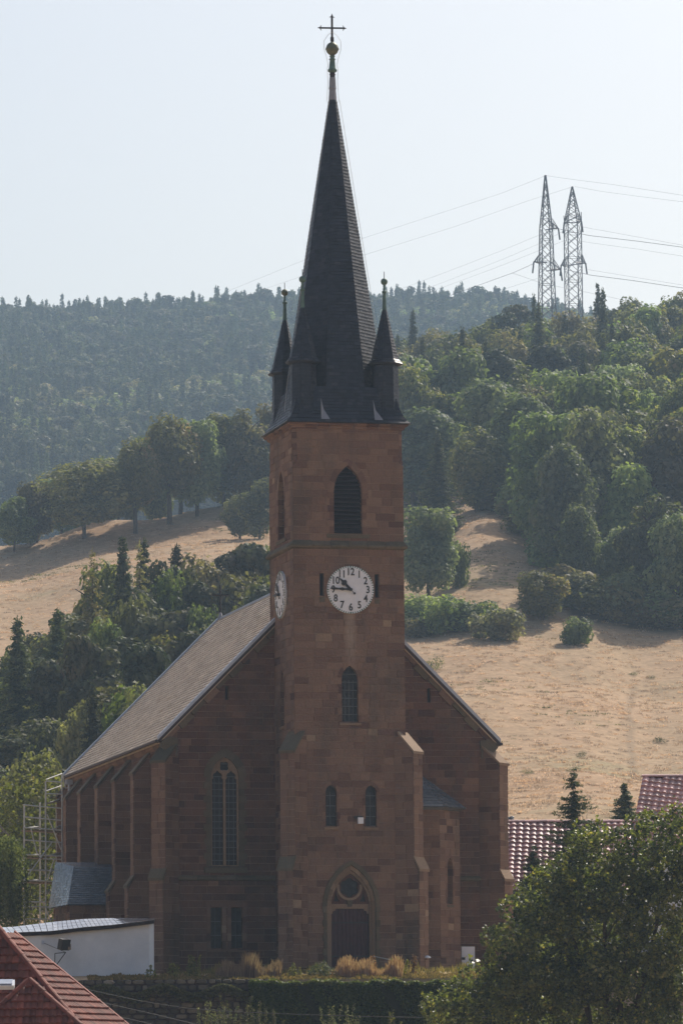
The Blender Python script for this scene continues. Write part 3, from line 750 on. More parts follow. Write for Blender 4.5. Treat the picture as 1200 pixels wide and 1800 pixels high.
for sx in (-1, 1):
    hs = [dict(uc=u-GY, hw=.75, v0=5.0, vs=9.0, va=10.2, k='arch') for u in (6.55, 11.0, 15.9, 20.8, 25.6)]
    W = Wall((sx*(NW+.15), GY, 0), (0, 1, 0), (sx, 0, 0), hs, seed=63+sx, course=.335).build(-1, 11.05, .06, NL-.02, (.0, .03)); sides.append((W, hs))
for W in (GL, GR, BW, sides[0][0], sides[1][0]):
    W.core.build('nave_wall', M['mortar'], church); 
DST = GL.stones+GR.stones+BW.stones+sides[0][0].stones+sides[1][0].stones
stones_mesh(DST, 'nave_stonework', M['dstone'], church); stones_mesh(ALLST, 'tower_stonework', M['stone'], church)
for W, hs in sides:
    for h in hs:
        w = empty_part('nave_window'); surround(W, h, .22, w, .014, m='stone', seg=5); pane(W, h, -.22, 'glass', w, bars=.45, nv=1); sill(W, h, w)
# gable window with tracery
w = empty_part('gable_window'); surround(GL, gw, .36, w, .03, -.2, 'moss', seg=6)
outer = arch_pts(gw['uc'], gw['v0'], gw['vs'], gw['va'], gw['hw']+.015, 8)
lan = []
for s in (-1, 1):
    cu = gw['uc']+s*.335; A = [(cu-.275, gw['v0']+.08), (cu+.275, gw['v0']+.08), (cu+.275, 9.25), (cu+.20, 9.33), (cu+.235, 9.43), (cu+.19, 9.54), (cu+.10, 9.58), (cu, 9.70), (cu-.10, 9.58), (cu-.19, 9.54), (cu-.235, 9.43), (cu-.20, 9.33), (cu-.275, 9.25)]
    lan.append(A)
q4 = foil(gw['uc'], 9.90, 4, .13, .12, math.pi/4)
mb = MB(); plate(mb, GL, outer, lan+[q4], -.16, -.30, .7); mb.build('tracery', M['trim'], w)
pane(GL, gw, -.29, 'glass', w, bars=.3, nv=5); sill(GL, gw, w, 'moss', .16, .35, .3)
for h in (r1, r2):
    w = empty_part('window'); pane(GL, h, -.34, 'glass', w, bars=.5, nv=1)
    for sx in (-1, 1):
        z = h['v0']
        while z < h['va']-.05:
            z2 = min(h['va'], z+.38); z2 = h['va'] if h['va']-z2 < .15 else z2
            mb = MB(); u0 = h['uc']+sx*(h['hw']-.01); u1 = h['uc']+sx*(h['hw']+.18); q = [(u0, z+.008), (u1, z+.008), (u1, z2-.008), (u0, z2-.008)]
            mb.hexa([GL.pt(*p_, .02) for p_ in q], [GL.pt(*p_, -.3) for p_ in q], rnd.random()); mb.build('quoin', M['stone'], w); z = z2
    mb = MB(); q = [(h['uc']-.5, h['va']), (h['uc']+.5, h['va']), (h['uc']+.5, h['va']+.28), (h['uc']-.5, h['va']+.28)]
    mb.hexa([GL.pt(*p_, .021) for p_ in q], [GL.pt(*p_, -.3) for p_ in q], .4); mb.build('lintel', M['stone'], w); sill(GL, h, w, 'stone', .05, .18, .15)
for W, h in ((GL, s1), (GR, s2)):
    w = empty_part('slit_window'); pane(W, h, -.40, 'void', w, name='backing')
# nave front string course
for x0, x1 in ((-7.5, -2.72), (4.9, 7.5)):
    n = max(2, int((x1-x0)/.8))
    mb = MB()
    for k in range(n):
        a = x0+(x1-x0)*k/n; b = x0+(x1-x0)*(k+1)/n-.015
        f = [(a, GY-.12, 4.42), (a, GY-.12, 4.52), (a, GY+.02, 4.66), (a, GY+.02, 4.36)]
        mb.hexa([Vector(p_) for p_ in f], [Vector((b, p_[1], p_[2])) for p_ in f], rnd.random())
    mb.build('string_course', M['moss'], church)
# ---- nave roof
def slates(mb, A, B, Cc, Dd, row=.16, wd=.26, th=.022, jit=.012, seed=0, tonef=None):
    """slate courses on the facet A(bottom left) B(bottom right) C(top right) D(top left)"""
    r = random.Random(seed); A, B, Cc, Dd = (Vector(x) for x in (A, B, Cc, Dd))
    N = (B-A).cross(Dd-A); N = N.normalized() if N.length > 1e-6 else (B-A).cross(Cc-A).normalized()
    Lh = ((Dd+Cc)/2-(A+B)/2).length; n = max(1, int(Lh/row))
    for k in range(n):
        t0 = k/n; t1 = min(1, (k+1.12)/n)
        l0 = A.lerp(Dd, t0); r0 = B.lerp(Cc, t0); l1 = A.lerp(Dd, t1); r1_ = B.lerp(Cc, t1)
        W_ = (r0-l0).length; m = max(1, int(round(W_/wd))); off = (.5 if k % 2 else 0)/m
        xs = [0]+[min(1, max(0, (j+.0)/m+off+r.uniform(-.1, .1)/m)) for j in range(0 if off else 1, m)]+[1]
        for j in range(len(xs)-1):
            a, b = xs[j], xs[j+1]
            if (b-a)*W_ < .03: continue
            g = .004/max(W_, .1); p0 = l0.lerp(r0, a+g); p1 = l0.lerp(r0, b-g); p2 = l1.lerp(r1_, b-g); p3 = l1.lerp(r1_, a+g)
            u = N*(th+r.uniform(0, jit)); u2 = N*(th+r.uniform(0, jit)); tone = min(1, max(0, r.gauss(.45, .22)))
            dz = (p3-p0).normalized()*r.uniform(-.008, .008)
            mb.poly([p0+u+dz, p1+u2+dz, p2+N*.004, p3+N*.004], tone); mb.poly([p0+dz, p1+dz, p1+u2+dz, p0+u+dz], tone*.5)
            mb.poly([p0+dz, p0+u+dz, p3+N*.004], tone*.5); mb.poly([p1+dz, p2+N*.004, p1+u2+dz], tone*.5)
RY0, RY1 = GY-.22, GY+NL+.2
roof = MB()
def roofpt(x, y, dn=0.0): return Vector((x, y, ZR-abs(x)-dn))
for s in (-1, 1):
    a = [roofpt(0, RY0+.02), roofpt(s*8.42, RY0+.02), roofpt(s*8.42, RY0+.02, .28), roofpt(0, RY0+.02, .28)]
    roof.hexa(a, [Vector((p_.x, RY1-.02, p_.z)) for p_ in a])
nroof = roof.build('nave_roof', M['nslate'], church)
mb = MB(); slates(mb, roofpt(-8.5, RY1), roofpt(-8.5, RY0), roofpt(0, RY0), roofpt(0, RY1), row=.27, wd=.36, th=.042, seed=5); mb.build('slates', M['nslate'], nroof, kind='stuff')
mb = MB(); slates(mb, roofpt(8.5, RY0), roofpt(8.5, RY1), roofpt(0, RY1), roofpt(0, RY0), row=.35, wd=.6, th=.03, seed=6); mb.build('slates', M['nslate'], nroof, kind='stuff')
for s in (-1, 1):
    for y in (RY0, RY1):
        mb = MB(); dn = 1 if y == RY0 else -1
        a = [roofpt(0, y-.05*dn, -.17), roofpt(s*8.5, y-.05*dn, -.17), roofpt(s*8.5, y-.05*dn, .03), roofpt(0, y-.05*dn, .03)]
        b = [Vector((p_.x, p_.y+.30*dn, p_.z)) for p_ in a]; mb.hexa(a, b); mb.build('verge_capping', M['zinc'], nroof)
        mb = MB(); a = [roofpt(0, y-.02*dn, .03), roofpt(s*8.48, y-.02*dn, .03), roofpt(s*8.48, y-.02*dn, .20), roofpt(0, y-.02*dn, .20)]
        b = [Vector((p_.x, p_.y+.24*dn, p_.z)) for p_ in a]; mb.hexa(a, b); mb.build('verge_board', M['iron'], nroof)
mb = MB()
for k in range(60):
    y0 = TD+.2+k*(RY1-TD-.2)/60; mb.hexa([Vector((-.16, y0, ZR-.10+.02)), Vector((0, y0, ZR+.10+rnd.uniform(0, .02))), Vector((.16, y0, ZR-.08))], [Vector((-.16, y0+.40, ZR-.10)), Vector((0, y0+.40, ZR+.09)), Vector((.16, y0+.40, ZR-.10))], rnd.random())
mb.build('ridge_tiles', M['lead'], nroof)
for s in (-1, 1):   # gutter and eaves moulding
    mb = MB(); mb.tube((s*8.55, RY0, ZE-.17), (s*8.55, RY1, ZE-.17), .075, 8); mb.build('gutter', M['iron'], nroof)
    mb = MB()
    for k in range(26):
        y0 = GY+.05+k*(NL-.1)/26
        f = [(s*(NW+.15), y0, 10.75), (s*(NW+.28), y0, 10.85), (s*(NW+.30), y0, 11.06), (s*(NW+.1), y0, 11.08)]
        mb.hexa([Vector(p_) for p_ in f], [Vector((p_[0], y0+(NL-.1)/26-.015, p_[2])) for p_ in f], rnd.random())
    mb.build('eaves_moulding', M['stone'], church)
    # corbelled stones under the front verge
    k = 0; x = 8.1
    while x > 2.9:
        z = ZR-x-.30; L = .62; dl = Vector((-S2*s, 0, S2)); nn = Vector((-s*S2, 0, -S2)); o = Vector((s*x, GY-.13, z+.02))
        p0 = .30 if k % 2 else .20
        a = [o, o+dl*L*1.36, o+dl*L*1.36+nn*p0, o+nn*p0]; mb = MB()
        mb.hexa([v+Vector((0, -.0, 0)) for v in a], [v+Vector((0, .15, 0)) for v in a], rnd.random()); mb.build('corbel_stone', M['moss' if k % 3 else 'stone'], church); x -= .62; k += 1
    mb = MB(); f = [(s*7.55, 10.35), (s*8.02, 10.35), (s*8.12, 10.6), (s*8.36, 10.85), (s*8.42, 11.05), (s*7.9, 11.3), (s*7.5, 11.2)]
    mb.hexa([Vector((a, GY-.2, b)) for a, b in f], [Vector((a, GY+.3, b)) for a, b in f], .3); mb.build('kneeler', M['moss'], church)
# ridge cross
rc = empty_part('ridge_cross'); y = GY+NL-.1
mb = MB(); mb.tube((0, y, ZR), (0, y, 21.45), .06, 6); mb.build('upright', M['black'], rc); mb = MB(); mb.tube((-.46, y, 20.92), (.46, y, 20.92), .055, 6); mb.build('crossbar', M['black'], rc)
mb = MB(); mb.lathe((0, y, ZR), [(.22, -.15), (.12, .15), (.04, .4)], 6); mb.build('foot', M['lead'], rc)

# ---- spire
spire = empty_part('spire')
def octr(z):
    if z < 27.6: return 2.42-(z-26.05)*.06
    return 2.327-(z-27.6)*(2.327-.17)/(42.4-27.6)
cxs, cys = 0.0, TD/2
def octv(ap, z, ph=0): R = ap/math.cos(math.pi/8); return [Vector((cxs+R*math.cos(math.pi/8+k*math.pi/4), cys+R*math.sin(math.pi/8+k*math.pi/4), z)) for k in range(8)]
core = MB(); prev = None
core.hexa(octv(octr(42.4)-.02, 42.4), octv(octr(26.2)-.02, 26.2)); core.build('spire_body', M['slate'], spire)
mb = MB(); zz = [26.9, 27.6, 30, 33, 36, 39, 42.4]
for a, b in zip(zz, zz[1:]):
    p0, p1 = octv(octr(a), a), octv(octr(b), b)
    for k in range(8): j = (k+1) % 8; slates(mb, p0[k], p0[j], p1[j], p1[k], row=.165, wd=.27, th=.026, jit=.012, seed=int(a*10)+k)
mb.build('slates', M['slate'], spire, kind='stuff')
# skirt
sq = lambda h, z: [Vector((-h, cys-h, z)), Vector((h, cys-h, z)), Vector((h, cys+h, z)), Vector((-h, cys+h, z))]
lv = [(3.04, 26.08), (2.86, 26.28), (2.72, 26.50), (2.58, 26.85), (2.47, 27.3), (2.36, 27.9)]
mb = MB(); cr = MB()
for (h0, z0), (h1, z1) in zip(lv, lv[1:]):
    a, b = sq(h0, z0), sq(h1, z1)
    a2, b2 = sq(h0-.02, z0), sq(h1-.02, z1)
    for k in range(4):
        j = (k+1) % 4; slates(mb, a[k], a[j], b[j], b[k], row=.15, wd=.27, th=.026, seed=int(z0*100)+k); cr.poly([a2[k], a2[j], b2[j], b2[k]])
cr.poly(sq(3.03, 26.07)[::-1]); cr.poly(sq(2.34, 27.9)); cr.build('skirt_boarding', M['slate'], spire); mb.build('skirt_slates', M['slate'], spire, kind='stuff')
for sx in (-1, 1):
    for sy in (-1, 1):
        t = empty_part('corner_turret', church); c = (sx*2.02, cys+sy*2.02, 0)
        mb = MB(); ph = math.pi/8
        mb.lathe(c, [(.60, 26.4), (.60, 29.05)], 8, ph); mb.build('turret_body', M['slate'], t)
        mb = MB()
        for (r0, z0, r1_, z1) in ((.82, 26.30, .66, 26.9), (.66, 26.9, .625, 29.05), (.86, 29.08, .66, 29.32), (.66, 29.32, .10, 31.75)):
            for k in range(8):
                pa = lambda r, z, q: Vector((c[0]+r*math.cos(ph+q*math.pi/4), c[1]+r*math.sin(ph+q*math.pi/4), z))
                slates(mb, pa(r0, z0, k), pa(r0, z0, k+1), pa(r1_, z1, k+1), pa(r1_, z1, k), row=.15, wd=.24, th=.02, seed=int(z0*10)+k+7*sx+3*sy)
        mb.build('slates', M['slate'], t, kind='stuff')
        mb = MB(); mb.lathe(c, [(.62, 28.98), (.84, 29.04), (.85, 29.09), (.60, 29.3)], 8, ph); mb.lathe(c, [(.62, 29.3), (.09, 31.7)], 8, ph); mb.build('turret_roof', M['slate'], t)
        mb = MB(); mb.lathe(c, [(.11, 31.6), (.09, 32.2), (.075, 32.55), (.12, 32.6), (.12, 32.66), (.055, 32.7), (.05, 33.0)], 10); mb.build('finial_shaft', M['copper'], t, smooth=False)
        mb = MB(); mb.lathe(c, [(.03, 32.96)]+[(.17*math.sin(a), 33.13-.17*math.cos(a)) for a in np.linspace(.3, 2.9, 9)]+[(.02, 33.3)], 12); mb.build('finial_ball', M['copper' if sy < 0 else 'darkcopper'], t, smooth=True)
        mb = MB(); mb.tube((c[0], c[1], 33.28), (c[0], c[1], 33.62), .018, 5); mb.build('spike', M['iron'], t)
for (x0, x1, xt) in ((-1.34, -.92, -1.26), (1.28, 1.70, 1.30)):
    mb = MB(); a = [Vector((x0, cys-2.93, 26.25)), Vector((x1, cys-2.93, 26.25)), Vector((xt+.10, cys-2.66, 26.75)), Vector((xt, cys-2.50, 27.3))]
    mb.hexa(a, [v+Vector((0, .05, -.02)) for v in a]); mb.build('flashing', M['lead'], spire)
# spire finial
fin = empty_part('spire_finial'); c = (0, cys, 0)
mb = MB(); mb.lathe(c, [(.19, 42.3), (.20, 42.4), (.165, 42.9), (.19, 42.95), (.17, 43.05), (.15, 43.5)], 8, math.pi/8); mb.build('collar', M['lead'], fin)
mb = MB(); mb.lathe(c, [(.13, 43.45), (.13, 43.6), (.16, 43.65), (.13, 43.7), (.12, 43.8)], 10); mb.build('shaft', M['iron'], fin)
mb = MB(); mb.lathe(c, [(.12, 43.74), (.22, 43.80), (.23, 43.88), (.17, 43.95), (.14, 44.25), (.12, 44.36), (.17, 44.40), (.11, 44.46), (.11, 44.52), (.15, 44.56), (.10, 44.6)], 14); mb.build('baluster', M['copper'], fin, smooth=True)
mb = MB(); mb.lathe(c, [(.10, 44.58)]+[((.31 if abs(a-1.57) > .1 else .34)*math.sin(a), 44.93-.33*math.cos(a)) for a in np.linspace(.35, 2.9, 14)]+[(.06, 45.30)], 20); mb.build('orb', M['darkcopper'], fin, smooth=True)
cr_ = empty_part('spire_cross')
mb = MB(); mb.lathe(c, [(.09, 45.3), (.09, 45.5), (.07, 45.52)], 8); mb.tube((0, cys, 45.4), (0, cys, 46.55), .055, 6); mb.build('upright', M['iron'], cr_)
mb = MB(); mb.tube((-.60, cys, 45.95), (.60, cys, 45.98), .045, 6); mb.build('crossbar', M['black'], cr_)
for (x, z, dx, dz) in ((-.60, 45.95, -1, 0), (.60, 45.98, 1, 0), (0, 46.55, 0, 1)):
    mb = MB(); e = (x+dx*.12, cys, z+dz*.12); mb.tube((x-dx*.02, cys, z-dz*.02), e, .06, 5, r2=.012)
    for s in (-1, 1): mb.tube((x, cys, z), (x-dx*.06+dz*s*.13, cys, z-dz*.06+dx*s*.13), .035, 5, r2=.012)
    mb.build('fleur_tip', M['iron'], cr_)
lc = empty_part('lightning_rod')
for s in (-1, 1):
    pts = [(0.02*s, 45.75), (.22*s, 45.6), (.42*s, 45.3), (.42*s, 44.9), (.30*s, 44.5), (.22*s, 44.1), (.27*s, 43.9), (.24*s, 43.3), (.30*s, 42.3)]
    mb = MB()
    for a, b in zip(pts, pts[1:]): mb.tube((a[0], cys-.06, a[1]), (b[0], cys-.06, b[1]), .010, 4)
    z = 42.3
    while z > 28: mb.tube((s*(octr(z)/math.cos(math.pi/8)*.99+.06), cys-.4, z), (s*(octr(z-1.4)/math.cos(math.pi/8)*.99+.06), cys-.4, z-1.4), .010, 4); z -= 1.4
    mb.build('wire', M['steel'], lc)

# ---- stair turret on the right
a_, cxT, cyT = 2.25, 3.95, 4.5
st = empty_part('stair_turret'); Rv = a_/math.cos(math.pi/8)
tv = [Vector((cxT+Rv*math.cos(math.radians(x)), cyT+Rv*math.sin(math.radians(x)), 0)) for x in (-112.5, -67.5, -22.5, 22.5)]
tst = []
for k in range(3):
    A, B = tv[k], tv[k+1]; U = (B-A).normalized(); N = Vector((U.y, -U.x, 0)); L = (B-A).length
    hs = [dict(uc=L/2, hw=.26, v0=3.2, vs=5.05, va=5.42, k='arch')] if k == 1 else []
    W = Wall(A, U, N, hs, seed=80+k, course=.34, wmin=.4, wmax=.85, thick=.4).build(-1, 7.8, 0, L, (.03, .03)); tst += W.stones; W.core.build('turret_wall', M['mortar'], st)
    if hs:
        w = empty_part('window', church); surround(W, hs[0], .16, w, .014, m='stone', seg=4); pane(W, hs[0], -.38, 'glass', w); sill(W, hs[0], w, 'moss', .03, .05)
stones_mesh(tst, 'stonework', M['stone'], st)
Re = (a_+.32)/math.cos(math.pi/8); ev = [Vector((cxT+Re*math.cos(math.radians(x)), cyT+Re*math.sin(math.radians(x)), 7.85)) for x in (-112.5, -67.5, -22.5, 22.5)]
mb = MB(); ap = Vector((cxT, cyT, 9.95)); cr = MB()
for k in range(3):
    slates(mb, ev[k], ev[k+1], ap+(ev[k+1]-ap)*.02, ap+(ev[k]-ap)*.02, row=.22, wd=.34, th=.02, seed=90+k); d_ = Vector((0, 0, -.03)); cr.poly([ev[k]+d_, ev[k+1]+d_, ap+d_]); cr.poly([ev[k]+d_, ev[k+1]+d_, tv[k+1]+Vector((0, 0, 7.7)), tv[k]+Vector((0, 0, 7.7))])
cr.build('turret_roof', M['gslate'], st); mb.build('slates', M['gslate'], st, kind='stuff')
# white meter box and door hardware
tb = empty('meter_cabinet', (6.73, GY-.18, 0), 0, 'white metal meter cabinet against the wall right of the round stair turret', 'cabinet')
mb = MB(); mb.box((0, 0, .52), (.66, .3, 1.36)); mb.build('cabinet_body', M['white'], tb)
mb = MB(); mb.box((-.24, -.165, .62), (.16, .03, .12)); mb.build('latch', M['black'], tb)

# ---- annex with slate roof against the left nave wall
ax = empty_part('side_annex'); W = Wall((-10.97, 14.8, 0), (1, 0, 0), (0, -1, 0), [], seed=95, course=.3, wmin=.35, wmax=.8).build(-1, 3.68, 0, 2.75, (0, 0)); stones_mesh(W.stones, 'stonework', M['stone'], ax); W.core.build('annex_wall', M['mortar'], ax)
W = Wall((-10.97, 14.86, 0), (0, 1, 0), (-1, 0, 0), [], seed=96, course=.3, wmin=.35, wmax=.8).build(-1, 3.68, 0, 4.2, (0, 0)); stones_mesh(W.stones, 'stonework', M['stone'], ax); W.core.build('annex_wall', M['mortar'], ax)
Aq, Bq, Cq, Dq = Vector((-11.1, 14.6, 3.66)), Vector((-8.2, 14.6, 3.66)), Vector((-8.2, 16.0, 5.55)), Vector((-10.55, 16.0, 5.62))
E1, F1 = Vector((-11.35, 18.8, 3.66)), Vector((-11.0, 18.8, 6.0))
mb = MB(); slates(mb, Aq, Bq, Cq, Dq, row=.14, wd=.22, seed=97); slates(mb, E1, Aq, Dq, F1, row=.14, wd=.22, seed=98, th=.012)
mb.build('slates', M['gslate'], ax, kind='stuff'); mb = MB(); dd = Vector((.02, .03, -.04))
mb.poly([Aq+dd, Bq+dd, Cq+dd, Dq+dd]); mb.poly([E1+dd, Aq+dd, Dq+dd, F1+dd]); mb.poly([Cq+dd, Dq+dd, F1+dd, Vector((-8.2, 18.8, 6.0))]); mb.build('annex_roof', M['gslate'], ax)
dp = empty_part('downpipe'); mb = MB(); x, y = -8.35, 29.4
mb.tube((x-.1, y, 5.9), (x-.1, y, 10.7), .07, 8); mb.build('pipe', M['zinc'], dp); mb = MB(); mb.box((x-.1, y, 10.75), (.35, .3, .25)); mb.build('hopper', M['zinc'], dp)
# ------------------------------------------------------------------ tiled roofs
def pantile(w, l, mat_, depth=.045, name='roof_tile', seed=0):
    """one S-shaped tile: x across, y down the slope, z outward"""
    r = random.Random(seed); prof = [(-.5, .0), (-.42, -.25), (-.32, .05), (-.14, .7), (.06, 1.0), (.27, .82), (.42, .3), (.52, .0)]
    mb = MB(); n = len(prof); t = r.uniform(.2, .8)
    top = [Vector((x*w, 0, z*depth)) for x, z in prof]; bot = [Vector((x*w, l*1.1, z*depth+.085)) for x, z in prof]; lip = [v+Vector((0, .015, -.10)) for v in bot]
    for i in range(n-1):
        mb.poly([top[i], bot[i], bot[i+1], top[i+1]], t); mb.poly([bot[i], lip[i], lip[i+1], bot[i+1]], t*.6)
    me = bpy.data.meshes.new(name); me.from_pydata(mb.v, [], mb.f); a = me.attributes.new('tone', 'FLOAT', 'FACE'); a.data.foreach_set('value', mb.t); me.materials.append(mat_); me.update()
    me.polygons.foreach_set('use_smooth', [True]*len(me.polygons)); return me
def inpoly(p, poly):
    c = False; n = len(poly)
    for i in range(n):
        a, b = poly[i], poly[(i+1) % n]
        if (a[1] > p[1]) != (b[1] > p[1]) and p[0] < (b[0]-a[0])*(p[1]-a[1])/(b[1]-a[1])+a[0]: c = not c
    return c
def tiled(parent, pts, down, w, l, mats, seed=0, board=None, thick=.12, limit=9999, wpx=None):
    """cover the planar polygon pts (3D) with tiles running down the vector 'down'"""
    pts = [Vector(p) for p in pts]; down = Vector(down).normalized(); N = (pts[1]-pts[0]).cross(pts[2]-pts[0]).normalized()
    if N.z < 0: N = -N
    down = (down-N*down.dot(N)).normalized(); X = down.cross(N).normalized()
    if X.dot(Vector(CR)) < 0: X = -X
    O = pts[0]; p2 = [((p-O).dot(X), (p-O).dot(down)) for p in pts]
    mb = MB(); mb.hexa([p-N*.05 for p in pts], [p-N*(.05+thick) for p in pts]); mb.build('roof_boarding', board or mats[0].materials[0], parent)
    x0, x1 = min(p[0] for p in p2), max(p[0] for p in p2); y0, y1 = min(p[1] for p in p2), max(p[1] for p in p2)
    r = random.Random(seed); cnt = 0; y = y0; rest = MB()
    while y < y1-.3*l:
        x = x0+w*.5
        while x < x1-.2*w:
            if inpoly((x, y+l*.5), p2):
                R = Matrix((X, down, N)).transposed(); R = R @ Matrix.Rotation(r.uniform(-.012, .012), 3, 'Z') @ Matrix.Rotation(r.uniform(-.02, .02), 3, 'X') @ Matrix.Rotation(r.uniform(-.02, .02), 3, 'Y')
                m4 = R.to_4x4(); m4.translation = O+X*x+down*y+N*r.uniform(.0, .006)
                o = link('roof_tile', r.choice(mats), parent); o.matrix_world = m4; cnt += 1
            x += w
        y += l
    return N, X, down
def ridge_run(parent, a, b, r_, mat_, l=.38, name='ridge_tile', seed=0):
    a, b = Vector(a), Vector(b); n = max(1, int((b-a).length/l)); q = (b-a).to_track_quat('Y', 'Z').to_matrix().to_4x4(); rr = random.Random(seed)
    mb = MB(); k = 6; L = (b-a).length/n
    A = [Vector((r_*math.cos(math.pi*i/k), 0, r_*math.sin(math.pi*i/k)*.8)) for i in range(k+1)]; B = [Vector((1.13*v.x, L*1.06, 1.13*v.z)) for v in A]; 
    for i in range(k): mb.poly([A[i], A[i+1], B[i+1], B[i]]); mb.poly([B[i], B[i+1], B[i+1]*.9+Vector((0, .1*B[i].y, 0)), B[i]*.9+Vector((0, .1*B[i].y, 0))], .2)
    me = bpy.data.meshes.new(name); me.from_pydata(mb.v, [], mb.f); at = me.attributes.new('tone', 'FLOAT', 'FACE'); at.data.foreach_set('value', mb.t); me.materials.append(mat_); me.update(); me.polygons.foreach_set('use_smooth', [True]*len(me.polygons))
    for i in range(n):
        o = link(name, me, parent); m = q.copy(); m.translation = a.lerp(b, i/n)+Vector((0, 0, rr.uniform(-.008, .008))); o.matrix_world = m

GT = [pantile(.345, .35, M['glazed'], .06, seed=i) for i in range(4)]
CT = [pantile(.225, .335, M['claytile'], .032, seed=i) for i in range(4)]
# house behind the church on the right
def house(name, label, roofpts, eave_drop, down, tiles, group=None, depth=5.0):
    c = sum((Vector(p) for p in roofpts), Vector())/4
    h = empty(name, (0, 0, 0), 0, label, 'house', group)
    tiled(h, roofpts, down, .345, .35, tiles, seed=3, board=M['black'])
    # walls under the roof
    R0, R1, E1, E0 = (Vector(p) for p in roofpts); back = (R0-E0); back.z = 0; back = back*2.0
    mb = MB(); inn = (R0-E0); inn.z = 0; inn = inn.normalized()*.45; dz = Vector((0, 0, -.25))
    a = [E0+inn+dz, E1+inn+dz, E1+inn+Vector((0, 0, -7)), E0+inn+Vector((0, 0, -7))]; mb.hexa(a, [v+back*.9 for v in a]); mb.build('wall', M['plaster'], h)
    for s, (Ea, Ra) in enumerate(((E0, R0), (E1, R1))):
        mb = MB(); t = (R1-R0).normalized()*(.3 if s == 0 else -.3); A = [Ea+inn+dz+t, Ra+dz*1.6+t, Ea+back-inn+dz+t]; mb.hexa(A, [v+t*.5 for v in A]); mb.build('gable', M['plaster'], h)
    mb = MB(); a = [R0, R1, E1+back, E0+back]; mb.hexa(a, [v-Vector((0, 0, .15)) for v in a]); mb.build('rear_roof', M['claytile'], h)
    ridge_run(h, R0-(R1-R0).normalized()*.05, R1, .14, M['glazed'], .36, seed=4)
    mb = MB(); mb.tube(E0+Vector((0, 0, -.08)), E1+Vector((0, 0, -.08)), .07, 8); mb.build('gutter', M['zinc'], h)
    return h
rA = [P(872, 1445, 268), P(1114, 1445, 268.0), P(1108, 1566, 263.9), P(864, 1566, 263.9)]
hA = house('tiled_house', 'low house with glossy red-brown pantile roof directly right of the church', rA, 0, (Vector(rA[3])-Vector(rA[0])), GT)
rB = [P(1129, 1365, 272), P(1262, 1365, 272), P(1236, 1500, 268), P(1103, 1500, 268)]
hB = house('tiled_house', 'taller house with glossy red-brown pantile roof at the right picture edge', rB, 0, (Vector(rB[3])-Vector(rB[0])), GT)
for lab, pts, dn in (('small dark blue glazed hip roof peeping out above the low pantile roof beside the church', [P(874, 1436, 282), P(900, 1436, 282), P(915, 1452, 280), P(870, 1452, 280)], None),):
    hb = empty('distant_roof', (0, 0, 0), 0, lab, 'roof'); T = [pantile(.3, .35, M['blueshadetile'], .045)]
    tiled(hb, pts, Vector(pts[3])-Vector(pts[0]), .3, .35, T); mb = MB(); a = [Vector(p) for p in pts]; bb = [v+Vector((0, 3, -.3)) for v in a]
    mb.hexa([a[3], a[2], a[2]+Vector((0, 0, -6)), a[3]+Vector((0, 0, -6))], [v+Vector((.2, 3, 0)) for v in (a[3], a[2], a[2]+Vector((0, 0, -6)), a[3]+Vector((0, 0, -6)))]); mb.build('wall', M['plaster'], hb)
pts = [P(1097, 1441, 270.5), P(1116, 1441, 270.5), P(1120, 1480, 268), P(1090, 1480, 268)]
tiled(hA, pts, Vector(pts[3])-Vector(pts[0]), .345, .35, [pantile(.345, .35, M['blueshadetile'], .05)])  # end facet of the red-brown roof: its bluish shade is put into the tile colour

# red clay roof, bottom left, nearest thing in the picture
red = empty('clay_roofed_house', (0, 0, 0), 0, 'nearest house with red clay tile hip roof in the bottom left corner', 'house')
HT, HM, HB_ = P(4, 1639, 185), P(62, 1714, 184), P(150, 1815, 182.2)
F2 = [HT, P(20, 1648, 187.6), P(240, 1820, 185.5), HB_]
d2 = Vector(HB_)-Vector(HT); h2_ = Vector(F2[1])-Vector(HT)
# make facets planar: build from the hip and horizontal directions
hh = Vector(P(240, 1816, 185.8))-Vector(HB_); hh.z = 0; hh = hh.normalized()
HTv, HBv = Vector(HT), Vector(HB_)
f2 = [HTv, HTv+hh*.9, HBv+hh*4.0, HBv]
tiled(red, f2, HBv-HTv-hh*(HBv-HTv).dot(hh), .225, .335, CT, seed=9, board=M['claytile'])
g1 = Vector((-CR[0], -CR[1], 0)).normalized(); g1 = (g1+Vector((-math.sin(TH), -math.cos(TH), 0))*-.1).normalized()
f1 = [HTv+g1*2.2, HTv, HBv, HBv+g1*5.2]
tiled(red, f1, HBv-HTv-g1*(HBv-HTv).dot(g1), .225, .335, CT, seed=10, board=M['claytile'])
ridge_run(red, HTv-(HBv-HTv)*.15, HBv, .13, M['claytile'], .40, 'hip_tile', 1)
e1 = HTv+hh*.9; e2 = HBv+hh*4.0; mb = MB(); nn = Vector((0, 0, .1)); mb.hexa([e1+nn, e2+nn, e2+nn+hh*.12, e1+nn+hh*.12], [e1-nn, e2-nn, e2-nn+hh*.12, e1-nn+hh*.12], .3); mb.build('verge_board', M['claytile'], red)
mb = MB(); base = [HTv+g1*2.2, HTv, HTv+hh*.9, HBv+hh*3.8, HBv, HBv+g1*5.2]; ins = [v+Vector((math.sin(TH)*.4, math.cos(TH)*.4, -.4)) for v in (HBv+hh*3.6, HBv+g1*5)]
w0, w1 = ins; mb.hexa([w0, w1, w1+Vector((0, 0, -7)), w0+Vector((0, 0, -7))], [v+Vector((1, 4, 0)) for v in (w0, w1, w1+Vector((0, 0, -7)), w0+Vector((0, 0, -7)))]); mb.build('wall', M['plaster'], red)
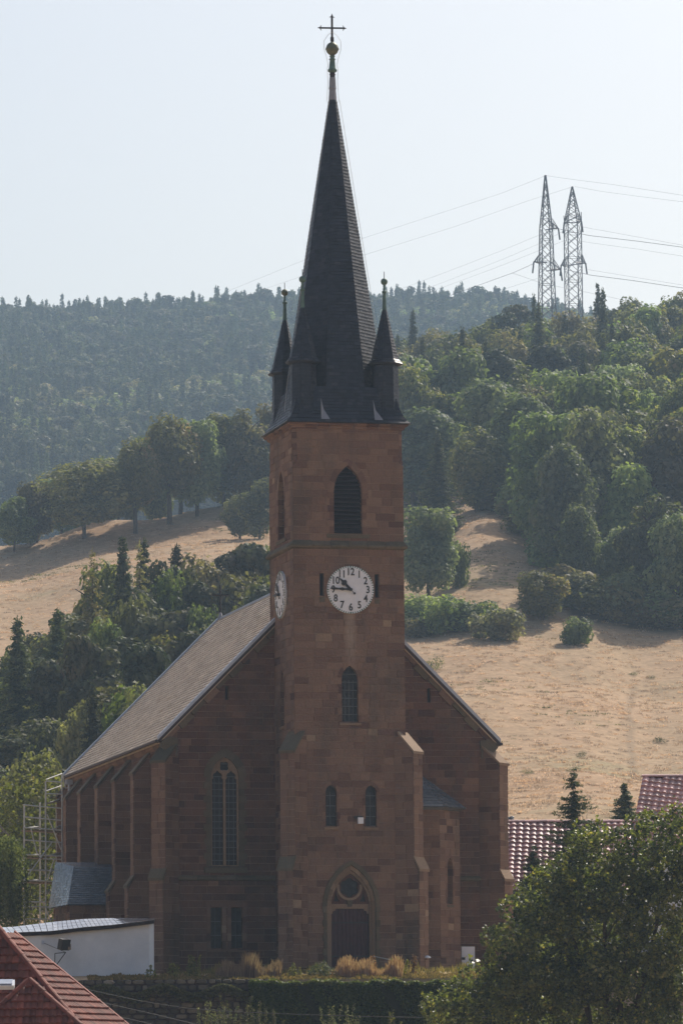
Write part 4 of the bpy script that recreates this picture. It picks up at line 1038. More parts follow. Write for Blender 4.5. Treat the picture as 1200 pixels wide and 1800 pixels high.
# gabled projection in front of it
A0 = Vector(P(52, 1722, 181.2)); Rr = Vector(P(168, 1826, 179.4)); Ll = Vector(P(-66, 1806, 179.6)); Ll.z = Rr.z
ax_ = (Rr-Ll).normalized()
dm = empty_part('front_hip_roof', red)
tri = [A0, Rr, Ll]; dwn = (Rr+Ll)/2-A0; dwn = dwn-ax_*dwn.dot(ax_)
def tile_into(pobj, *a, **k): return tiled(pobj, *a, **k)
tile_into(dm, tri, dwn, .225, .335, CT, seed=12, board=M['claytile'])
ridge_run(dm, A0, Rr, .12, M['claytile'], .38, 'hip_tile', 2); ridge_run(dm, A0, Ll, .12, M['claytile'], .38, 'hip_tile', 3)
bk = Vector((math.sin(TH), math.cos(TH), 0)); mb = MB(); mb.hexa([A0, Rr, Rr+bk*5-Vector((1.0, 0, 0)), A0+bk*5], [v-Vector((0, 0, .12)) for v in (A0, Rr, Rr+bk*5-Vector((1.0, 0, 0)), A0+bk*5)]); mb.build('roof_boarding', M['claytile'], dm)
skl = empty('skylight_box', (0, 0, 0), 0, 'white framed roof window box on the red clay roof at the left picture edge', 'skylight')
c = Vector(P(2, 1731, 182.0)); mb = MB(); mb.box(c, (.95, .5, .16), rz=-TH, rot=Matrix.Rotation(-TH, 3, 'Z') @ Matrix.Rotation(math.radians(25), 3, 'X')); mb.build('frame', M['white'], skl)
mb = MB(); mb.box(c+Vector((0, -.06, .10)), (.8, .38, .03), rot=Matrix.Rotation(-TH, 3, 'Z') @ Matrix.Rotation(math.radians(25), 3, 'X')); mb.build('pane', M['zinc'], skl)

# ------------------------------------------------------------------ white outbuilding
hut = empty('white_outbuilding', (0, 0, 0), 0, 'white rendered outbuilding with thin slate roof below the church on the left', 'outbuilding')
V3 = lambda p: Vector(tuple(p))
wt = [V3(onY(262, 1623, -6)), V3(onY(150, 1634, -5.6)), V3(onY(72, 1643, -5.2)), V3(onY(-40, 1645, -3.6))]
mb = MB(); zb = -3.4
for a, b in zip(wt, wt[1:]):
    f = [a, b, Vector((b.x, b.y, zb)), Vector((a.x, a.y, zb))]; mb.hexa(f, [v+Vector((.3, .35, 0)) for v in f])
a = wt[0]; f = [a+Vector((0, .0, 0)), a+Vector((.3, 5, 0)), Vector((a.x+.3, a.y+5, zb)), Vector((a.x, a.y, zb))]; mb.hexa(f, [v+Vector((-.3, .1, 0)) for v in f])
mb.build('wall', M['plaster'], hut)
fr = [V3(onY(271, 1617, -6.25)), V3(onY(200, 1626, -5.95)), V3(onY(150, 1630, -5.8)), V3(onY(90, 1637, -5.5)), V3(onY(17, 1640, -4.6)), V3(onY(-45, 1640, -3.8))]
bk_ = [V3(onY(272, 1614, -4.7)), V3(onY(200, 1614, -4.4)), V3(onY(150, 1615.5, -4.2)), V3(onY(100, 1620, -3.9)), V3(onY(20, 1630, -3.2)), V3(onY(-45, 1632, -2.4))]
mb = MB()
for i in range(5):
    f = [fr[i], fr[i+1], fr[i+1]+Vector((0, 0, -.17)), fr[i]+Vector((0, 0, -.17))]; mb.hexa(f, [v+Vector((0, .1, 0)) for v in f], .2)
mb.build('fascia', M['iron'], hut)
mb = MB()
for i in range(5): f = [fr[i], fr[i+1], bk_[i+1], bk_[i]]; mb.hexa([v-Vector((0, 0, .012)) for v in f], [v-Vector((0, 0, .16)) for v in f], .2)
mb.build('roof_deck', M['iron'], hut)
def lerp_chain(ch, t):
    t = t*(len(ch)-1); i = min(int(t), len(ch)-2); return ch[i].lerp(ch[i+1], t-i)
NT = 34
for i in range(NT):
    for k in range(3):
        t0 = i/NT; t1 = (i+.90)/NT; s0, s1 = k/3, (k+.93)/3; sh = .011*k
        q = [lerp_chain(fr, min(1, t0+sh)).lerp(lerp_chain(bk_, min(1, t0+sh)), s0), lerp_chain(fr, min(1, t1+sh)).lerp(lerp_chain(bk_, min(1, t1+sh)), s0), lerp_chain(fr, min(1, t1+sh+.011)).lerp(lerp_chain(bk_, min(1, t1+sh+.011)), s1), lerp_chain(fr, min(1, t0+sh+.011)).lerp(lerp_chain(bk_, min(1, t0+sh+.011)), s1)]
        mb = MB(); u = Vector((0, 0, .028)); mb.hexa([q[0]+u*.6, q[1]+u*.6, q[2]+u*.6, q[3]+u*.6], [v+Vector((0, 0, .002)) for v in q], rnd.random()); mb.build('slate_tile', M['hutslate'], hut)
# floodlight on its arm
fl = empty('floodlight', (0, 0, 0), 0, 'black square floodlight on an angled bracket fixed to the white outbuilding wall', 'floodlight')
c = V3(onY(113, 1660, -6.6)); mb = MB(); mb.box(c, (.48, .30, .50), rot=Matrix.Rotation(.5, 3, 'Z') @ Matrix.Rotation(.25, 3, 'X')); mb.build('housing', M['black'], fl)
mb = MB(); mb.box(c+Vector((.20, .10, -.12)), (.16, .24, .26), rot=Matrix.Rotation(.5, 3, 'Z')); mb.build('gear_box', M['plank'], fl)
a0 = V3(onY(97, 1676, -5.7)); a1 = V3(onY(97, 1700, -5.7)); a2 = V3(onY(116, 1674, -6.6)); a3 = V3(onY(76, 1657, -5.4)); 
for p_, q_ in ((a0, a1), (a1, a2), (a0, a2)):
    mb = MB(); mb.tube(p_, q_, .02, 6); mb.build('bracket', M['black'], fl)
mb = MB(); mb.tube(a3, a2, .012, 5); mb.build('cable', M['black'], fl); mb = MB(); mb.box(a3, (.10, .12, .16)); mb.build('junction_box', M['zinc'], fl)

# ------------------------------------------------------------------ scaffolding at the far left corner of the church
scf = empty('scaffolding', (-10, 29, 0), 0, 'tube scaffolding with wooden decks at the far left corner of the church', 'scaffolding')
scf.location = (0, 0, 0)
def zp(x, y, Yc): return V3(onY(x/5.4545, 1340+y/5.4545, Yc))
def tb(n, a, b, r=.032, m='steel'):
    mb = MB(); mb.tube(a, b, r*1.35, 6); return mb.build(n, M[m], scf)
for x, y, Yc in ((235, 400, 30), (385, 385, 31.2), (440, 180, 30), (597, 118, 30), (700, 1000, 31.2), (545, 400, 31.2)):
    a = zp(x, y, Yc); tb('standard', a, Vector((a.x, a.y, -1.5)))
for (x0, y0, x1, y1) in ((445, 180, 585, 190), (235, 408, 590, 442), (235, 523, 590, 556), (235, 625, 590, 650), (235, 885, 590, 900), (420, 925, 600, 931), (240, 1030, 600, 1042), (235, 1130, 590, 1145), (190, 1380, 590, 1390), (235, 1335, 440, 1340), (235, 1500, 590, 1508), (240, 745, 590, 770), (450, 300, 600, 305)):
    tb('ledger', zp(x0, y0, 29.94), zp(x1, y1, 29.94), .028)
for (x0, y0, x1, y1) in ((445, 165, 597, 108), (445, 275, 597, 222), (440, 400, 597, 345), (440, 905, 597, 860), (240, 630, 385, 615), (240, 895, 385, 880), (520, 640, 600, 600), (240, 1140, 385, 1125), (440, 1250, 597, 1220)):
    tb('transom', zp(x0, y0, 30), zp(x1, y1, 31.2), .026)
for (x0, y0, x1, y1) in ((455, 500, 590, 840), (245, 1115, 500, 770), (440, 1390, 490, 1525), (597, 1180, 545, 1480), (300, 640, 360, 880), (460, 1130, 520, 930)):
    tb('brace', zp(x0, y0, 29.9), zp(x1, y1, 29.9), .026)
for (x0, y0, x1, y1) in ((605, 125, 745, 130), (745, 130, 740, 240), (740, 240, 630, 245), (630, 245, 605, 125)):
    tb('guard_rail', zp(x0, y0, 29.8), zp(x1, y1, 29.8), .022)
for (x0, y0, x1, y1, Yc) in ((240, 648, 590, 664, 30.0), (240, 1142, 590, 1160, 30.0), (445, 395, 600, 362, 30.0), (600, 362, 745, 368, 30), (445, 905, 600, 880, 30), (240, 905, 440, 915, 30)):
    a, b = zp(x0, y0, Yc), zp(x1, y1, Yc)
    for k in range(3):
        o = Vector((0, .36*k, 0)); mb = MB(); f = [a+o, b+o, b+o+Vector((0, .32, 0)), a+o+Vector((0, .32, 0))]; mb.hexa([v+Vector((0, 0, .03)) for v in f], [v-Vector((0, 0, .03)) for v in f], rnd.random()); mb.build('deck_plank', M['plank'], scf)

# ------------------------------------------------------------------ terrace retaining wall, railings, cables
rw = empty('retaining_wall', (0, 0, 0), 0, 'dark rubble retaining wall below the terrace, left of the clipped hedge', 'wall')
wallA, wallB = V3(P(140, 1723, 233.5)), V3(P(470, 1721, 233.5))
U = (wallB-wallA); U.z = 0; L = U.length; U.normalize(); Nn = Vector((U.y, -U.x, 0))
mb = MB(); f = [wallA+Nn*-.05, wallB+Nn*-.05, wallB+Nn*-.05+Vector((0, 0, -3.4)), wallA+Nn*-.05+Vector((0, 0, -3.4))]; mb.hexa(f, [v-Nn*1.2 for v in f]); mb.build('wall_core', M['iron'], rw)
M['rubble'] = stone_mat('rubble_stone', [(0, (.06, .05, .04)), (.6, (.13, .11, .085)), (.9, (.2, .17, .13)), (1, (.36, .31, .25))], stain=(.04, .045, .03))
v = 0
while v < 2.6:
    h = rnd.uniform(.16, .34); u = rnd.uniform(-.2, 0)
    while u < L:
        w_ = rnd.uniform(.22, .62); c = wallA+U*(u+w_/2)+Vector((0, 0, -v-h/2)); mb = MB(); n = 7; pr = rnd.uniform(.02, .14)
        f = []
        for i in range(n):
            a = 2*math.pi*(i+rnd.uniform(-.25, .25))/n; f.append(c+U*(w_*.48*math.copysign(abs(math.cos(a))**.6, math.cos(a)))+Vector((0, 0, h*.46*math.copysign(abs(math.sin(a))**.6, math.sin(a)))))
        mb.hexa([c+(p_-c)*.82+Nn*pr for p_ in f], [p_-Nn*.03 for p_ in f], rnd.random()**1.3); mb.build('stone', M['rubble'], rw); u += w_+.03
    v += h+.02
rl = empty('hand_railing', (0, 0, 0), 0, 'thin grey steel handrail right of the church door', 'railing')
p1, p2 = V3(onY(657, 1681, -1.2)), V3(onY(683, 1691, -2.6))
for p_ in (p1, p2): mb = MB(); mb.tube(p_, (p_.x, p_.y, -.8), .022, 6); mb.build('post', M['steel'], rl)
mb = MB(); mb.tube(p1, p2+Vector((.12, 0, .1)), .02, 6); mb.build('handrail', M['steel'], rl)
gl = empty('garden_lamp', (0, 0, 0), 0, 'small dark lantern post standing in front of the stair turret', 'lamp post')
p1 = V3(onY(741, 1684, -.6)); 
for dx in (-.12, .12): mb = MB(); mb.tube((p1.x+dx, p1.y, p1.z-.05), (p1.x+dx, p1.y, -.3), .025, 6); mb.build('post', M['black'], gl)
for dz in (-.25, -.55): mb = MB(); mb.tube((p1.x-.12, p1.y, p1.z+dz), (p1.x+.12, p1.y, p1.z+dz), .02, 5); mb.build('rung', M['black'], gl)
mb = MB(); mb.lathe((p1.x+.28, p1.y, p1.z-.02), [(.02, 0), (.17, .03), (.13, .09), (.03, .14)], 10); mb.build('lamp_shade', M['white'], gl); mb = MB(); mb.tube((p1.x+.1, p1.y, p1.z-.1), (p1.x+.28, p1.y, p1.z+.0), .015, 5); mb.build('arm', M['black'], gl)
def cable(name, label, pts, r, group=None, sagn=1, m='black', cat='cable'):
    mb = MB(); 
    for a, b in zip(pts, pts[1:]): mb.tube(a, b, r, 5)
    return tag(mb.build(name, M[m]), label, cat, group)
for lab, pp in (('topmost of the three thin overhead cables crossing below the hedge', [(100, 1728), (180, 1745), (250, 1760), (325, 1772), (420, 1779), (520, 1783), (650, 1787), (780, 1789), (900, 1788), (1210, 1778)]),
                ('middle of the three thin overhead cables, dropping to the bottom edge', [(120, 1752), (170, 1760), (250, 1778), (330, 1797), (360, 1806)]),
                ('lowest of the three thin overhead cables near the red roof', [(140, 1770), (200, 1785), (270, 1801), (300, 1808)])):
    cable('overhead_cable', lab, [V3(P(x, y, 214)) for x, y in pp], .012, 'overhead cables in front of the terrace')

# ------------------------------------------------------------------ pylons and power lines
def beam(mb, a, b, r): mb.tube(a, b, r, 4)
def pylon(px, d, pybase, pytop, label, w0, arms, yaw, seed, peak=.30, straight=False):
    g = V3(P(px, pybase, d)); top = V3(P(px, pytop, d)); Hh = top.z-g.z
    root = empty('lattice_pylon', tuple(g), yaw, label, 'pylon', 'high voltage pylons on the wooded ridge')
    def wid(t):   # half width at height fraction
        tt = [(0, w0), (.72, w0*.62), (1.0, .10)] if not straight else [(0, w0), (.3, w0*.97), (.80, w0*.95), (1.0, .08)]
        return float(np.interp(t, [a for a, b in tt], [b for a, b in tt]))
    tj = .80 if straight else .72
    levels = list(np.concatenate([np.linspace(0, tj, 13), np.linspace(tj, 1.0, 7)[1:]]))
    for sx in (-1, 1):
        for sy in (-1, 1):
            mb = MB()
            for a, b in zip(levels, levels[1:]): beam(mb, (sx*wid(a), sy*wid(a), a*Hh), (sx*wid(b), sy*wid(b), b*Hh), .125)
            mb.build('leg', M['pylon'], root)
    mb = MB()
    for i, (a, b) in enumerate(zip(levels, levels[1:])):
        wa, wb = wid(a), wid(b)
        for (x0, y0, x1, y1) in ((-1, -1, 1, -1), (1, -1, 1, 1), (1, 1, -1, 1), (-1, 1, -1, -1)):
            beam(mb, (x0*wa, y0*wa, a*Hh), (x1*wb, y1*wb, b*Hh), .06); beam(mb, (x1*wa, y1*wa, a*Hh), (x0*wb, y0*wb, b*Hh), .06)
            if i % 2: beam(mb, (x0*wa, y0*wa, a*Hh), (x1*wa, y1*wa, a*Hh), .05)
    mb.build('bracing', M['pylon'], root, kind='stuff')
    tips = []
    for (t, L, s) in arms:
        h = t*Hh; w = wid(t); mb = MB(); e = Vector((s*(w+L), 0, h+.2)); tips.append(root.matrix_world if False else (e, s))
        for sy in (-1, 1):
            beam(mb, (s*w*.2, sy*w, h), e, .10); beam(mb, (s*w, sy*w, h+2.0), e, .09)
            for k in range(1, 5):
                q = k/5; p0 = Vector((s*w, sy*w, h)).lerp(e, q); p1_ = Vector((s*w, sy*w, h+2.0)).lerp(e, q); beam(mb, p0, p1_, .06)
                p2_ = Vector((s*w, -sy*w, h)).lerp(e, q); beam(mb, p0, p2_, .05)
        mb.build('cross_arm', M['pylon'], root)
        mb = MB(); mb.tube(e, e+Vector((.3*s, 0, -2.4)), .17, 6); mb.build('insulator', M['iron'], root)
    return root, Hh, tips
M['pylon'] = plain('painted_steel', (.07, .055, .06), .6, .2, .5, .3, 1.0)
PY1 = pylon(962, 1080, 640, 308, 'taller lattice pylon on the left of the pair on the ridge', 1.75, [(.715, 1.6, 1), (.533, 1.5, -1), (.497, 1.8, 1)], -TH+math.radians(14), 1)
PY2 = pylon(1009, 1130, 640, 328, 'lattice pylon with square straight shaft on the right of the pair', 1.6, [(.80, .5, 1), (.79, .4, -1), (.565, 1.3, 1), (.55, 1.2, -1)], -TH+math.radians(14), 2, straight=True)
def wire(label, pts, d0, d1, r=.022):
    n = len(pts); P3 = [V3(P(x, y, d0+(d1-d0)*i/(n-1))) for i, (x, y) in enumerate(pts)]
    cable('power_line', label, P3, r, 'high voltage lines strung from the ridge pylons', m='pylon', cat='power line')
wire('uppermost power line falling left from the taller pylon peak', [(958, 309), (880, 340), (760, 379), (640, 418), (520, 463), (400, 512), (300, 560)], 1080, 1500)
wire('second power line from the top, falling left from the right pylon peak', [(1007, 328), (930, 352), (800, 398), (640, 448), (500, 496), (430, 520)], 1130, 1500)
wire('power line falling left from the upper arm of the taller pylon', [(982, 402), (945, 414), (880, 441), (800, 472), (715, 504), (640, 530)], 1080, 1450)
wire('power line falling left just below the upper arm line', [(994, 404), (948, 428), (880, 457), (800, 488), (740, 511), (690, 530)], 1100, 1450)
wire('third of the parallel power lines falling left towards the spire', [(996, 421), (948, 440), (880, 467), (800, 497), (770, 508), (700, 535)], 1100, 1450)
wire('thick power line leaving left from the middle arm', [(938, 463), (905, 478), (850, 498), (800, 516), (740, 540)], 1080, 1300, .045)
wire('power line falling left from the lowest arm', [(985, 472), (945, 489), (905, 502), (850, 520)], 1080, 1300)
wire('uppermost power line running right from the taller pylon peak', [(960, 309), (1010, 316), (1080, 325), (1210, 345)], 1080, 1000)
wire('power line running right from the right pylon peak', [(1009, 328), (1060, 337), (1120, 345), (1210, 356)], 1130, 1050)
wire('power line running right from the upper right arm', [(1023, 399), (1100, 413), (1210, 433)], 1130, 1000)
wire('thick power line running right from the upper arm of the taller pylon', [(984, 403), (1015, 410), (1035, 414), (1120, 424), (1210, 436)], 1080, 1000, .05)
wire('power line running right between the upper and lower arms', [(1020, 424), (1060, 430), (1120, 438), (1210, 452)], 1130, 1000)
wire('pair of close power lines running right from the lower arm', [(990, 473), (1020, 480), (1040, 484), (1110, 493), (1210, 508)], 1080, 1000, .05)
wire('power line running right under the lower right arm', [(1033, 474), (1100, 485), (1210, 503)], 1130, 1000)
wire('lowest faint power line running right to the picture edge', [(1022, 512), (1080, 524), (1130, 536), (1210, 556)], 1130, 1000)
wire('slack jumper line hanging between the two pylons', [(900, 480), (950, 497), (990, 506), (1003, 500)], 1090, 1120)
# ------------------------------------------------------------------ vegetation
def unit(n): v = nr.normal(size=(n, 3)); return v/np.linalg.norm(v, axis=1, keepdims=True)
def cards(pos, nrm, size, tone, asp=.7):
    """leaf-shaped diamonds centred on pos, facing roughly nrm"""
    n = len(pos); r = unit(n); t1 = np.cross(nrm, r); t1 /= np.linalg.norm(t1, axis=1, keepdims=True)+1e-9; t2 = np.cross(nrm, t1)
    t2 /= np.linalg.norm(t2, axis=1, keepdims=True)+1e-9
    s = size[:, None]; bend = nrm*s*.18
    V = np.stack([pos-t1*s, pos-t2*s*asp+bend, pos+t1*s, pos+t2*s*asp+bend], 1).reshape(-1, 3)
    F = np.arange(4*n).reshape(n, 4); return V, F, tone
def blobs_to_leaves(C, R, n_each, size, lum=.5, squash=1.0, flat=.62, tvar=.15, bvar=.17):
    V = []; T = []; Nn_ = []; S = []
    for c, r, n in zip(C, R, n_each):
        d = unit(n); d[:, 2] = d[:, 2]*.85+.12; rad = r*(.70+.30*nr.rand(n)**.5)
        lump = 1+.18*np.sin(d[:, 0]*5+c[0]*3)*np.cos(d[:, 1]*4+c[1]*2)
        p = c+d*(rad*lump)[:, None]*np.array([1, 1, squash]); V.append(p)
        Nn_.append(d*flat+unit(n)*(1-flat)*1.2+np.array([0, 0, .25])); T.append(np.clip(lum+nr.normal()*bvar+nr.normal(size=n)*tvar, 0, 1)); S.append(size*(.6+.8*nr.rand(n)))
    return cards(np.concatenate(V), np.concatenate(Nn_), np.concatenate(S), np.concatenate(T))
def broad_crown(h, w, seed, leaf=.22, n=5200, lobes=34, trunk=.22, shape=1.0):
    global nr
    nr = np.random.RandomState(seed); z0 = h*trunk; cz = (z0+h)/2; rz = (h-z0)/2
    C = []; R = []
    for i in range(lobes):
        d = unit(1)[0]; q = nr.rand()**.38; d2 = d*np.array([w/2, w/2, rz])*q*.78
        zf = (d2[2]/rz+1)/2; tap = 1-.35*max(0, zf-.5)*shape*1.2
        C.append(np.array([d2[0]*tap, d2[1]*tap, cz+d2[2]])); R.append(w*(.11+.15*nr.rand()))
    R = np.array(R); ne = (n*R**2/np.sum(R**2)).astype(int)+5
    return blobs_to_leaves(C, R, ne, leaf)
def trunk_mesh(h, r, seed, mat_, limbs=5, w=4.0, z0=.3):
    rr = random.Random(seed); mb = MB(); p = Vector((0, 0, -.4)); n = 5
    for i in range(n):
        bd = .12 if limbs > 0 else .0; q = Vector((rr.uniform(-bd, bd)*h*.08*i, rr.uniform(-bd, bd)*h*.08*i, h*.72*(i+1)/n)); mb.tube(p, q, r*(1-i*.17), 7, r2=r*(1-(i+1)*.17)); 
        if i >= 1:
            for k in range(limbs//2+1 if limbs > 0 else 0):
                a = rr.uniform(0, 6.28); e = q+Vector((math.cos(a)*w*.2, math.sin(a)*w*.2, h*.1)); m_ = q.lerp(e, .5)+Vector((0, 0, h*.01)); mb.tube(q, m_, r*.32, 5, r2=r*.22); mb.tube(m_, e, r*.22, 5, r2=r*.08)
        p = q
    me = bpy.data.meshes.new('trunk'); me.from_pydata(mb.v, [], mb.f); a = me.attributes.new('tone', 'FLOAT', 'FACE'); a.data.foreach_set('value', mb.t); me.materials.append(mat_); me.update(); return me
def spruce_crown(h, w, seed, leaf=.22, dens=1.0, droop=.28, sparse=0.0, z0=.06, spiky=1.0):
    rs = np.random.RandomState(seed); pos = []; nrm = []; S = []; T = []
    z = h*z0; step = max(.15, h/60)
    while z < h*.985:
        f = 1-z/h; R = w/2*(f**.85)*(.82+.3*rs.rand())+.06; nb = max(3, int((5+6*f)*dens))
        a0 = rs.rand()*6.28
        for b in range(nb):
            if rs.rand() < sparse: continue
            a = a0+6.283*(b+.6*rs.rand())/nb; Lb = R*(.62+.5*rs.rand()); m = max(2, int(Lb/(leaf*.42)*dens)); t = (np.arange(m)+.6)/m
            tip = .10*spiky*Lb
            x = np.cos(a)*Lb*t; y = np.sin(a)*Lb*t; zz = z+(rs.rand()-.5)*step*2.4-droop*Lb*t+tip*t**3*1.5; sp = leaf*(.95-.5*t)*1.3
            for k in range(2 if sparse else 3):
                off = (rs.rand(m)-.5)[:, None]*np.array([-np.sin(a), np.cos(a), 0])*sp[:, None]*2.0+(rs.rand(m, 3)-.5)*leaf*.5
                off[:, 2] -= rs.rand(m)*leaf*.55
                pos.append(np.stack([x, y, zz], 1)+off); nn = rs.normal(size=(m, 3))*.55+np.array([np.cos(a)*.35, np.sin(a)*.35, .75]); nrm.append(nn)
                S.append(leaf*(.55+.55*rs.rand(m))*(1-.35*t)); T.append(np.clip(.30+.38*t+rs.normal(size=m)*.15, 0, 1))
        z += step*(.75+.5*rs.rand())
    m = 6; pos.append(np.array([[0, 0, h*(.97+.006*i)] for i in range(m)])); nrm.append(np.tile([1., 0, .2], (m, 1))); S.append(np.full(m, leaf*.4)); T.append(np.full(m, .6))
    nrm = np.concatenate(nrm); nrm /= np.linalg.norm(nrm, axis=1, keepdims=True)
    return cards(np.concatenate(pos), nrm, np.concatenate(S), np.concatenate(T), .42)
def pine_crown(h, w, seed, leaf=.22, n=3000):
    global nr
    nr = np.random.RandomState(seed); C = []; R = []
    for i in range(36):
        zf = .2+.76*nr.rand(); rad = w/2*math.sqrt(max(.05, 1-((zf-.52)/.5)**2)); a = nr.rand()*6.28; q = nr.rand()**.6
        C.append(np.array([math.cos(a)*rad*q*.75, math.sin(a)*rad*q*.75, h*zf*.95])); R.append(w*(.12+.08*nr.rand()))
    R = np.array(R); ne = (n*R**2/np.sum(R**2)).astype(int)+5
    return blobs_to_leaves(C, R, ne, leaf, squash=.85)
def mk(name, arr, m): return np_mesh(name, arr[0], arr[1], M[m], arr[2])
PROTO = {}
for i, (h, w, sh) in enumerate([(13, 9, 1), (14, 8, 1.3), (11, 9.5, .8), (15, 7.5, 1.2), (12, 8, 1), (13, 10, .9)]):
    PROTO['b%d' % i] = (mk('crown', broad_crown(h, w, 100+i, shape=sh, leaf=.27, n=8500, lobes=38, trunk=.02), 'leaf'), trunk_mesh(h, .28, i, M['bark'], w=w), h, w)
for i in range(3):
    PROTO['l%d' % i] = (mk('crown', broad_crown(12, 8, 120+i, leaf=.25, n=8500, lobes=36, trunk=.02), 'lightleaf'), trunk_mesh(12, .25, i+20, M['bark'], w=8), 12, 8)
    PROTO['a%d' % i] = (mk('crown', broad_crown(12, 8.5, 130+i, leaf=.25, n=8000, lobes=34, trunk=.06), 'autumnleaf'), trunk_mesh(12, .25, i+30, M['bark'], w=8), 12, 8.5)
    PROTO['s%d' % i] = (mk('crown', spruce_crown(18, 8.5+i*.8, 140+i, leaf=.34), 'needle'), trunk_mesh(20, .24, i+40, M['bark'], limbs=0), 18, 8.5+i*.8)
    PROTO['p%d' % i] = (mk('crown', pine_crown(15, 6.5, 150+i, leaf=.28, n=4500), 'pine'), trunk_mesh(15, .22, i+50, M['bark'], w=5), 15, 6.5)
PROTO['scrub'] = (mk('crown', broad_crown(2, 3, 190, leaf=.09, n=420, lobes=14, trunk=.0, shape=.4), 'weed'), None, 2, 3)
PROTO['r0'] = (mk('crown', broad_crown(12, 9, 160, leaf=.24, n=8500, lobes=46, trunk=.10), 'autumnleaf'), trunk_mesh(13, .32, 60, M['bark'], w=9), 12, 9)
PROTO['r1'] = (mk('crown', broad_crown(12, 9, 161, leaf=.24, n=8500, lobes=46, trunk=.16), 'leaf'), trunk_mesh(13, .32, 61, M['bark'], w=9), 12, 9)
PROTO['larch'] = (mk('crown', spruce_crown(18, 8.5, 170, leaf=.26, sparse=.45, droop=.5, dens=.9), 'autumnleaf'), trunk_mesh(22, .22, 62, M['bark'], limbs=0), 18, 8.5)
PROTO['u0'] = (mk('crown', broad_crown(3, 5, 180, leaf=.16, n=3000, lobes=22, trunk=.02, shape=.4), 'leaf'), None, 3, 5)
PROTO['u1'] = (mk('crown', broad_crown(3, 5, 181, leaf=.16, n=3000, lobes=22, trunk=.02, shape=.4), 'lightleaf'), None, 3, 5)
PROTO['u2'] = (mk('crown', broad_crown(3, 4, 182, leaf=.16, n=2600, lobes=18, trunk=.02, shape=.4), 'autumnleaf'), None, 3, 4)
def dof(px, py):
    ds = np.arange(300.0, 1000.0, 1.5); z = H(np.full(len(ds), float(px)), ds); e = 900-0.0
    yy = [py_of(np.array([CAM[0]+d_*math.sin(TH)+(px-600)/FPX*d_*math.cos(TH), CAM[1]+d_*math.cos(TH)-(px-600)/FPX*d_*math.sin(TH), z_]))[1] for d_, z_ in zip(ds[::4], z[::4])]
    for d_, y_ in zip(ds[::4], yy):
        if y_ <= py: return float(d_)
    return 900.0
def place(kind, px, d, h, w=None, label=None, cat='tree', group=None, name='broadleaf_tree', top=None):
    d = dof(px, -d) if d < 0 else d; me, tr, h0, w0 = PROTO[kind]; g = G(px, d); h = wpx(-h, d) if h < 0 else h; w = wpx(-w, d) if (w and w < 0) else w
    if top is not None: h = P(px, top, d)[2]-g[2]
    w = w or w0*h/h0; g = g-np.array([0, 0, h*(.14 if cat == 'bush' else .03)]); root = empty(name, tuple(g), rnd.uniform(0, 6.28), label, cat, group)
    c = link('foliage' if cat == 'bush' else 'crown', me, root); c.scale = (w/w0, w/w0, h/h0)
    if tr:
        t = link('trunk', tr, root); t.scale = (h/h0,)*3
    return root
def wpx(px_w, d): return px_w*d/FPX

# --- the row of broadleaf trees along the top of the left meadow
GR1 = 'trees in the row along the top of the left meadow'
for kind, px, d, top, w, lab in (
    ('r0', 145, 700, 795, 165, 'wide yellowish round tree at the left end of the meadow-top row'),
    ('b2', 62, 704, 838, 90, 'low bushy green tree left of the wide yellowish round tree on the meadow'),
    ('l0', 22, 700, 868, 75, 'small pale bushy tree at the left picture edge above the meadow'),
    ('r1', 236, 702, 765, 95, 'tree with a single dark stem, fourth from the left along the meadow top'),
    ('b1', 205, 716, 790, 90, 'green tree standing just behind the single-stemmed tree above the meadow'),
    ('r1', 296, 706, 722, 115, 'tall multi-stemmed tree in the middle of the meadow-top row'),
    ('r1', 316, 714, 738, 80, 'narrower stem of the tall middle clump above the meadow'),
    ('l1', 345, 710, 715, 100, 'tall pale green tree with slim stems in the meadow-top row, right of the middle clump'),
    ('b3', 392, 718, 705, 95, 'tall dark green tree in the meadow-top row, second from the tower'),
    ('b0', 440, 716, 700, 110, 'tall tree of the meadow-top row directly left of the belfry stage'),
    ('a0', 480, 725, 702, 90, 'tree of the meadow-top row half hidden by the tower corner'),
    ('b4', 268, 722, 752, 90, 'tree filling the gap behind the row above the meadow'),
    ('l2', 105, 716, 818, 90, 'pale tree peeping between the two leftmost crowns above the meadow'),
    ('b5', 180, 722, 800, 100, 'green crown behind the wide yellowish tree, to its right'),
    ('b2', 420, 690, 860, 75, 'bushy tree at the lower right end of the meadow-top row near the tower'),
    ('a1', 455, 682, 835, 80, 'bushy yellowish tree touching the tower edge below the belfry')):
    place(kind, px, d-14, 0, wpx(w, d), lab, 'tree', GR1, top=top)

